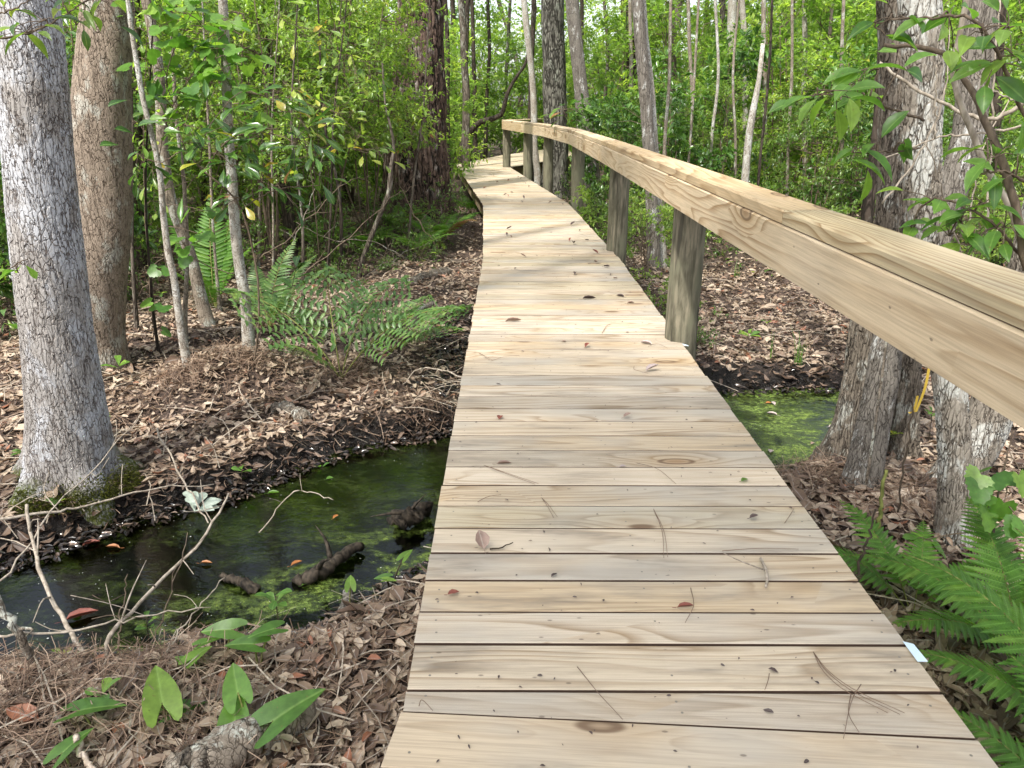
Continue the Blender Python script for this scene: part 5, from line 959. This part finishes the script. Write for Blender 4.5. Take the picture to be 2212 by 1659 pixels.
# yellow ribbon
m = MB(); a, b = D(2008, 790, 2.7), D(1978, 890, 2.72); c = crv([a, (a+b)/2+np.array([.008, 0, 0]), b], 8)-a; sx_ = np.array([.011, .004, 0])
m.add(np.concatenate([c-sx_*.6, c+sx_*.6]), np.array([(i, i+1, i+9, i+8) for i in range(7)])); o = m.obj('ribbon', 'ribbon'); o.location = a
tag(o, 'long yellow marking ribbon hanging beside the white flaked trunk', 'ribbon')
m = MB(); a, b = D(1982, 855, 2.9), D(1970, 892, 2.9); c = crv([a, (a+b)/2+np.array([.004, 0, 0]), b, b+np.array([-.012, 0, .004])], 9)-a
m.add(np.concatenate([c-sx_*.6, c+sx_*.6]), np.array([(i, i+1, i+10, i+9) for i in range(8)])); o = m.obj('ribbon', 'ribbon'); o.location = a
tag(o, 'short knotted yellow ribbon on the thin dark stem', 'ribbon')
stick('withered_shoot', 'thin dark upright stem carrying the short knotted ribbon', 'stem', [(1938, 1125, 2.75), (1952, 1010, 2.8), (1966, 930, 2.85), (1972, 860, 2.9)], .004, .003, 'darkstem', seed=40)
stick('withered_shoot', 'mossy olive stub standing before the lichen spotted trunk', 'stem', [(1895, 1150, 2.6), (1903, 1090, 2.62), (1915, 1015, 2.65)], .009, .006, 'rachis', seed=41)
stick('withered_shoot', 'thin dark stem rising through the lacy fern beside the deck', 'stem', [(1845, 1250, 2.05), (1870, 1180, 2.1), (1892, 1100, 2.15)], .005, .003, 'darkstem', seed=42)

# ------------------------------------------------------------------ things lying on the deck
M['litter_red'] = leaf_mat('litter_red', [(0, (.16, .035, .025)), (1, (.24, .07, .04))], (1, 1, 1, 1), .1, .5)
M['litter_tan'] = leaf_mat('litter_tan', [(0, (.19, .12, .09)), (1, (.32, .22, .17))], (1, 1, 1, 1), .1, .5)
M['litter_pale'] = leaf_mat('litter_pale', [(0, (.34, .27, .25)), (1, (.46, .38, .36))], (1, 1, 1, 1), .1, .5)
M['litter_dark'] = leaf_mat('litter_dark', [(0, (.05, .035, .03)), (1, (.10, .06, .05))], (1, 1, 1, 1), .1, .5)
M['litter_orange'] = leaf_mat('litter_orange', [(0, (.30, .10, .025)), (1, (.42, .17, .04))], (1, 1, 1, 1), .1, .5)
T_FL = tmpl([(0, 0, 0), (.06, .02, 0), (.22, .34, .03), (.5, .5, .02), (.78, .33, .02), (1, 0, .05)], .5, .2)
def fallen(label, u, v, L, az, mat, W=.5, z=.004, tilt=0, t=T_FL, roll=0, grp='fallen leaves on the deck'):
    p = G(u, v, z); m = MB(); a = math.radians(az); b = math.radians(tilt)
    d = np.array([math.cos(a)*math.cos(b), math.sin(a)*math.cos(b), math.sin(b)]); up = np.array([-math.sin(a)*math.sin(roll), math.cos(a)*math.sin(roll), math.cos(roll)])
    leaves(m, (-d*L*.5+np.array([0, 0, max(0, math.sin(b))*L*.5]))[None], d, up, L, L*W, t, .5)
    tube(m, np.array([-d*L*.5, -d*L*.72+np.array([0, 0, .002])])+np.array([0, 0, max(0, math.sin(b))*L*.5]), [.001, .0008], 4, rnd=.2, mid=1)
    o = m.obj('dead_leaf', mat); o.location = p; return tag(o, label, 'leaf', grp)
for a in [('large tan leaf standing on its edge on the near deck', 1040, 1180, .062, 115, 'litter_tan', .75, .004, 45), ('round red brown leaf flat on a plank near the left deck edge', 1080, 902, .040, 80, 'litter_red', .7), ('curled brown leaf in the middle of the deck before the first post', 1355, 901, .042, 20, 'litter_tan', .6, .006, 20), ('dark red pointed leaf left of the first post', 1268, 748, .055, 60, 'litter_red', .42, .006, 10),
          ('pale gray pink leaf beside the first post', 1396, 742, .075, 150, 'litter_pale', .4), ('curled pale leaf on the gray plank', 1408, 800, .085, 25, 'litter_pale', .38, .006, 15), ('long dull purple leaf on the bright planks to the left', 1108, 694, .11, 12, 'litter_tan', .2), ('small forked red leaf near the left deck edge', 979, 1282, .035, 20, 'litter_red', .6), ('glossy dark red leaf caught in a plank gap', 1480, 1311, .05, 8, 'litter_red', .3),
          ('small brown husk on the deck centre below the first post', 1218, 738, .03, 10, 'litter_tan', .5), ('little dull green leaf piece on the near right planks', 1608, 1038, .035, 30, 'leaf_mid', .6), ('gray crumpled leaf scrap near the right planks edge', 1628, 1120, .032, 0, 'litter_dark', .7, .006, 20), ('small gray leaf scrap by a plank gap', 1345, 1008, .028, 10, 'litter_pale', .5), ('thin gray leaf left of the middle planks', 1088, 1002, .06, 5, 'litter_tan', .22),
          ('dark leaf lying on the sunlit planks', 1272, 645, .10, 5, 'litter_dark', .2), ('gray leaf on the sunlit planks to the right', 1340, 640, .07, 140, 'litter_dark', .35), ('brown leaf edge on the planks to the right', 1362, 655, .06, 20, 'litter_tan', .3)]: fallen(*a)
q = R(12)
for k in range(34):
    y = q.uniform(5.6, 16); l = np.interp(y, Lp[3:, 1], Lp[3:, 0]); r = np.interp(y, Rp[3:, 1], Rp[3:, 0]); f = q.uniform(.08, .92); x = l+(r-l)*f
    u = 1106+x/mpp(y, 0); v = pv(y, 0); mt = ['litter_dark', 'litter_red', 'litter_tan', 'litter_dark'][k % 4]
    fallen('%s leaf on the %s planks, %s' % ({'litter_dark': 'small dark', 'litter_red': 'small reddish', 'litter_tan': 'small tan'}[mt], 'sunlit middle' if y < 8 else ('farther' if y < 11.5 else 'farthest'), 'near the left side' if f < .36 else ('on the centre line' if f < .64 else 'near the right side')), u, v, q.uniform(.04, .085), q.uniform(0, 360), mt, q.uniform(.3, .55), .005, q.uniform(0, 30), grp='small leaves on the far deck')
def needle(label, pts, r=.0011, mat='needle', dbl=0):
    P = np.array([G(u, v, .006) for u, v in pts]); c = crv(P, 12); o0 = c[0].copy(); m = MB(); c = c-o0; c[:, 2] += .004*np.sin(np.linspace(0, PI, 12))
    tube(m, c, np.linspace(r, r*.6, 12), 5, rnd=.45, mid=1)
    for k in range(dbl):
        c2 = c.copy(); c2[:, 0] += np.linspace(0, .012*(k+1), 12)*(-1)**k; c2[:, 1] += np.linspace(0, .004, 12); tube(m, c2, np.linspace(r, r*.6, 12), 5, rnd=.6, mid=1)
    o = m.obj('pine_needle', mat); o.location = o0; tag(o, label, 'pine needle', 'pine needles on the deck')
for lb, pts, d in [('straight orange needle crossing a plank at the bottom centre', [(1247, 1440), (1290, 1497), (1345, 1554)], 0), ('bundle of curved rusty needles at the lower right of the deck', [(1757, 1408), (1785, 1452), (1840, 1495), (1944, 1543)], 2), ('stiff needle across the rusty bundle', [(1860, 1478), (1838, 1520), (1822, 1595)], 0), ('looped fine needle right of the bundle', [(1838, 1500), (1833, 1545), (1858, 1586)], 0), ('pair of long needles on the left planks', [(1046, 1005), (1090, 1024), (1156, 1046)], 1), ('needle slanting on the left planks below the pair', [(1170, 1075), (1182, 1095), (1196, 1118)], 1),
    ('thin red needle lying in a gap to the right', [(1560, 1190), (1640, 1187), (1725, 1186)], 0), ('crooked needle in the deck centre near', [(1412, 1100), (1430, 1150), (1434, 1205)], 1), ('thin curved needle at the right planks', [(1492, 1270), (1498, 1310), (1480, 1345)], 0), ('long fine needle below the green leaf piece', [(1375, 1000), (1420, 1015), (1460, 1045)], 0), ('fine needle on the left planks by the tan leaf', [(1032, 1084), (1055, 1075), (1082, 1068)], 0), ('cross of needles left of the middle planks', [(1034, 762), (1048, 772), (1058, 778)], 1),
    ('needle touching the left edge of the middle planks', [(1060, 780), (1090, 772), (1122, 768)], 0), ('pair of needles before the first post', [(1300, 720), (1310, 705), (1318, 700)], 1), ('needle beside the curled pale leaf', [(1370, 790), (1371, 800), (1400, 806)], 0), ('fine needle right of the first post leaf', [(1400, 748), (1420, 744), (1442, 752)], 0), ('short upright needle in the big knot plank', [(1662, 1455), (1658, 1475), (1652, 1490)], 0), ('faint needle in the near left plank', [(905, 1525), (912, 1515), (935, 1535)], 0), ('thin needle at the far right planks near the paper tag', [(1695, 1130), (1708, 1112), (1715, 1098)], 0)]: needle(lb, pts, dbl=d)
stick('twig', 'small gray twig lying across two planks at the right', 'twig', [G(1644, 1207, .008), G(1652, 1225, .009), G(1656, 1250, .009), G(1654, 1268, .008)], .0045, .0035, 'stick', n=10, jit=.001, side=(.45,), seed=60)
stick('twig', 'dark little twig in the plank gap beside the tan leaf', 'twig', [G(1058, 1186, .008), G(1080, 1183, .008), G(1108, 1172, .008)], .003, .0015, 'darkstem', n=8, jit=.001, seed=61)
# crumbs of bark and bud scales on the planks
q = R(18); n = 420; y = .9+q.random(n)**1.5*9; l = np.interp(y, Lp[3:, 1], Lp[3:, 0]); r = np.interp(y, Rp[3:, 1], Rp[3:, 0]); x = l+(r-l)*q.uniform(.02, .98, n); m = MB()
L_ = q.uniform(.004, .014, n)*np.where(q.random(n) < .06, 1.8, 1); leaves(m, np.c_[x, y, np.full(n, .0045)], rdir(q, n, -.1, .1), nrm(np.array([0, 0, 1.])+q.normal(0, .3, (n, 3))), L_, L_*q.uniform(.25, .6, n), T_DEAD, q.random(n)**2)
tag(m.obj('plank_debris', 'litter_dark'), 'tiny dark crumbs of bark and leaf scattered over the planks', 'debris', kind='stuff')
# leaves floating on the stream
for a in [('orange brown leaf floating in the middle of the dark stream', 445, 1217, .055, 0, 'litter_orange', .3), ('curled orange leaf floating beside the black wet log', 640, 1218, .055, 40, 'litter_orange', .4), ('orange leaf floating on the algae nearer the far bank', 725, 1117, .04, 60, 'litter_orange', .5), ('dark maroon leaf half sunk at the left', 175, 1332, .12, 30, 'litter_red', .3), ('reddish leaf at the far waterline to the left', 196, 1175, .075, 30, 'litter_red', .33), ('sunken brown leaf left of the stream middle', 245, 1183, .07, 175, 'litter_orange', .28),
          ('pale green leaf floating under the sky reflection', 712, 1034, .04, 20, 'leaf_fresh', .75), ('tan leaf floating upright in the green pool', 1670, 1172-300, .055, 100, 'litter_pale', .5), ('pale leaf floating at the centre of the green pool', 1668, 895, .07, 150, 'litter_pale', .35), ('round white leaf near the pool front', 1665, 975, .04, 60, 'litter_pale', .8), ('orange leaf at the pool back', 1660, 871, .04, 0, 'litter_orange', .7), ('white leaf at the trunk side of the pool', 1797, 922, .05, 10, 'litter_pale', .5), ('tan leaf bit low in the green pool', 1755, 958, .035, 40, 'litter_tan', .6), ('small green leaf floating left of the arched branch', 165, 1328, .04, 40, 'leaf_fresh', .6), ('yellow green leaf floating off the far mud', 590, 1065, .06, 10, 'leaf_fresh', .3), ('bright green leaf beside the floating split log', 660, 1262, .04, 40, 'leaf_fresh', .5)]:
    fallen(*a, z=WZ+.005, grp='leaves floating on the stream')

# each label singles out one thing: same-looking neighbours are told apart by how near they stand
ORD = ['nearest', 'second nearest', 'third nearest', 'fourth nearest', 'fifth nearest', 'sixth nearest', 'seventh nearest', 'eighth nearest']
bl = {}
for o in bpy.data.objects:
    if o.parent is None and 'label' in o and o.get('kind') is None: bl.setdefault(o['label'], []).append(o)
for lb, os_ in bl.items():
    if len(os_) > 1:
        for k, o in enumerate(sorted(os_, key=lambda o: o.location.y)): o['label'] = ORD[min(k, 7)]+' '+lb
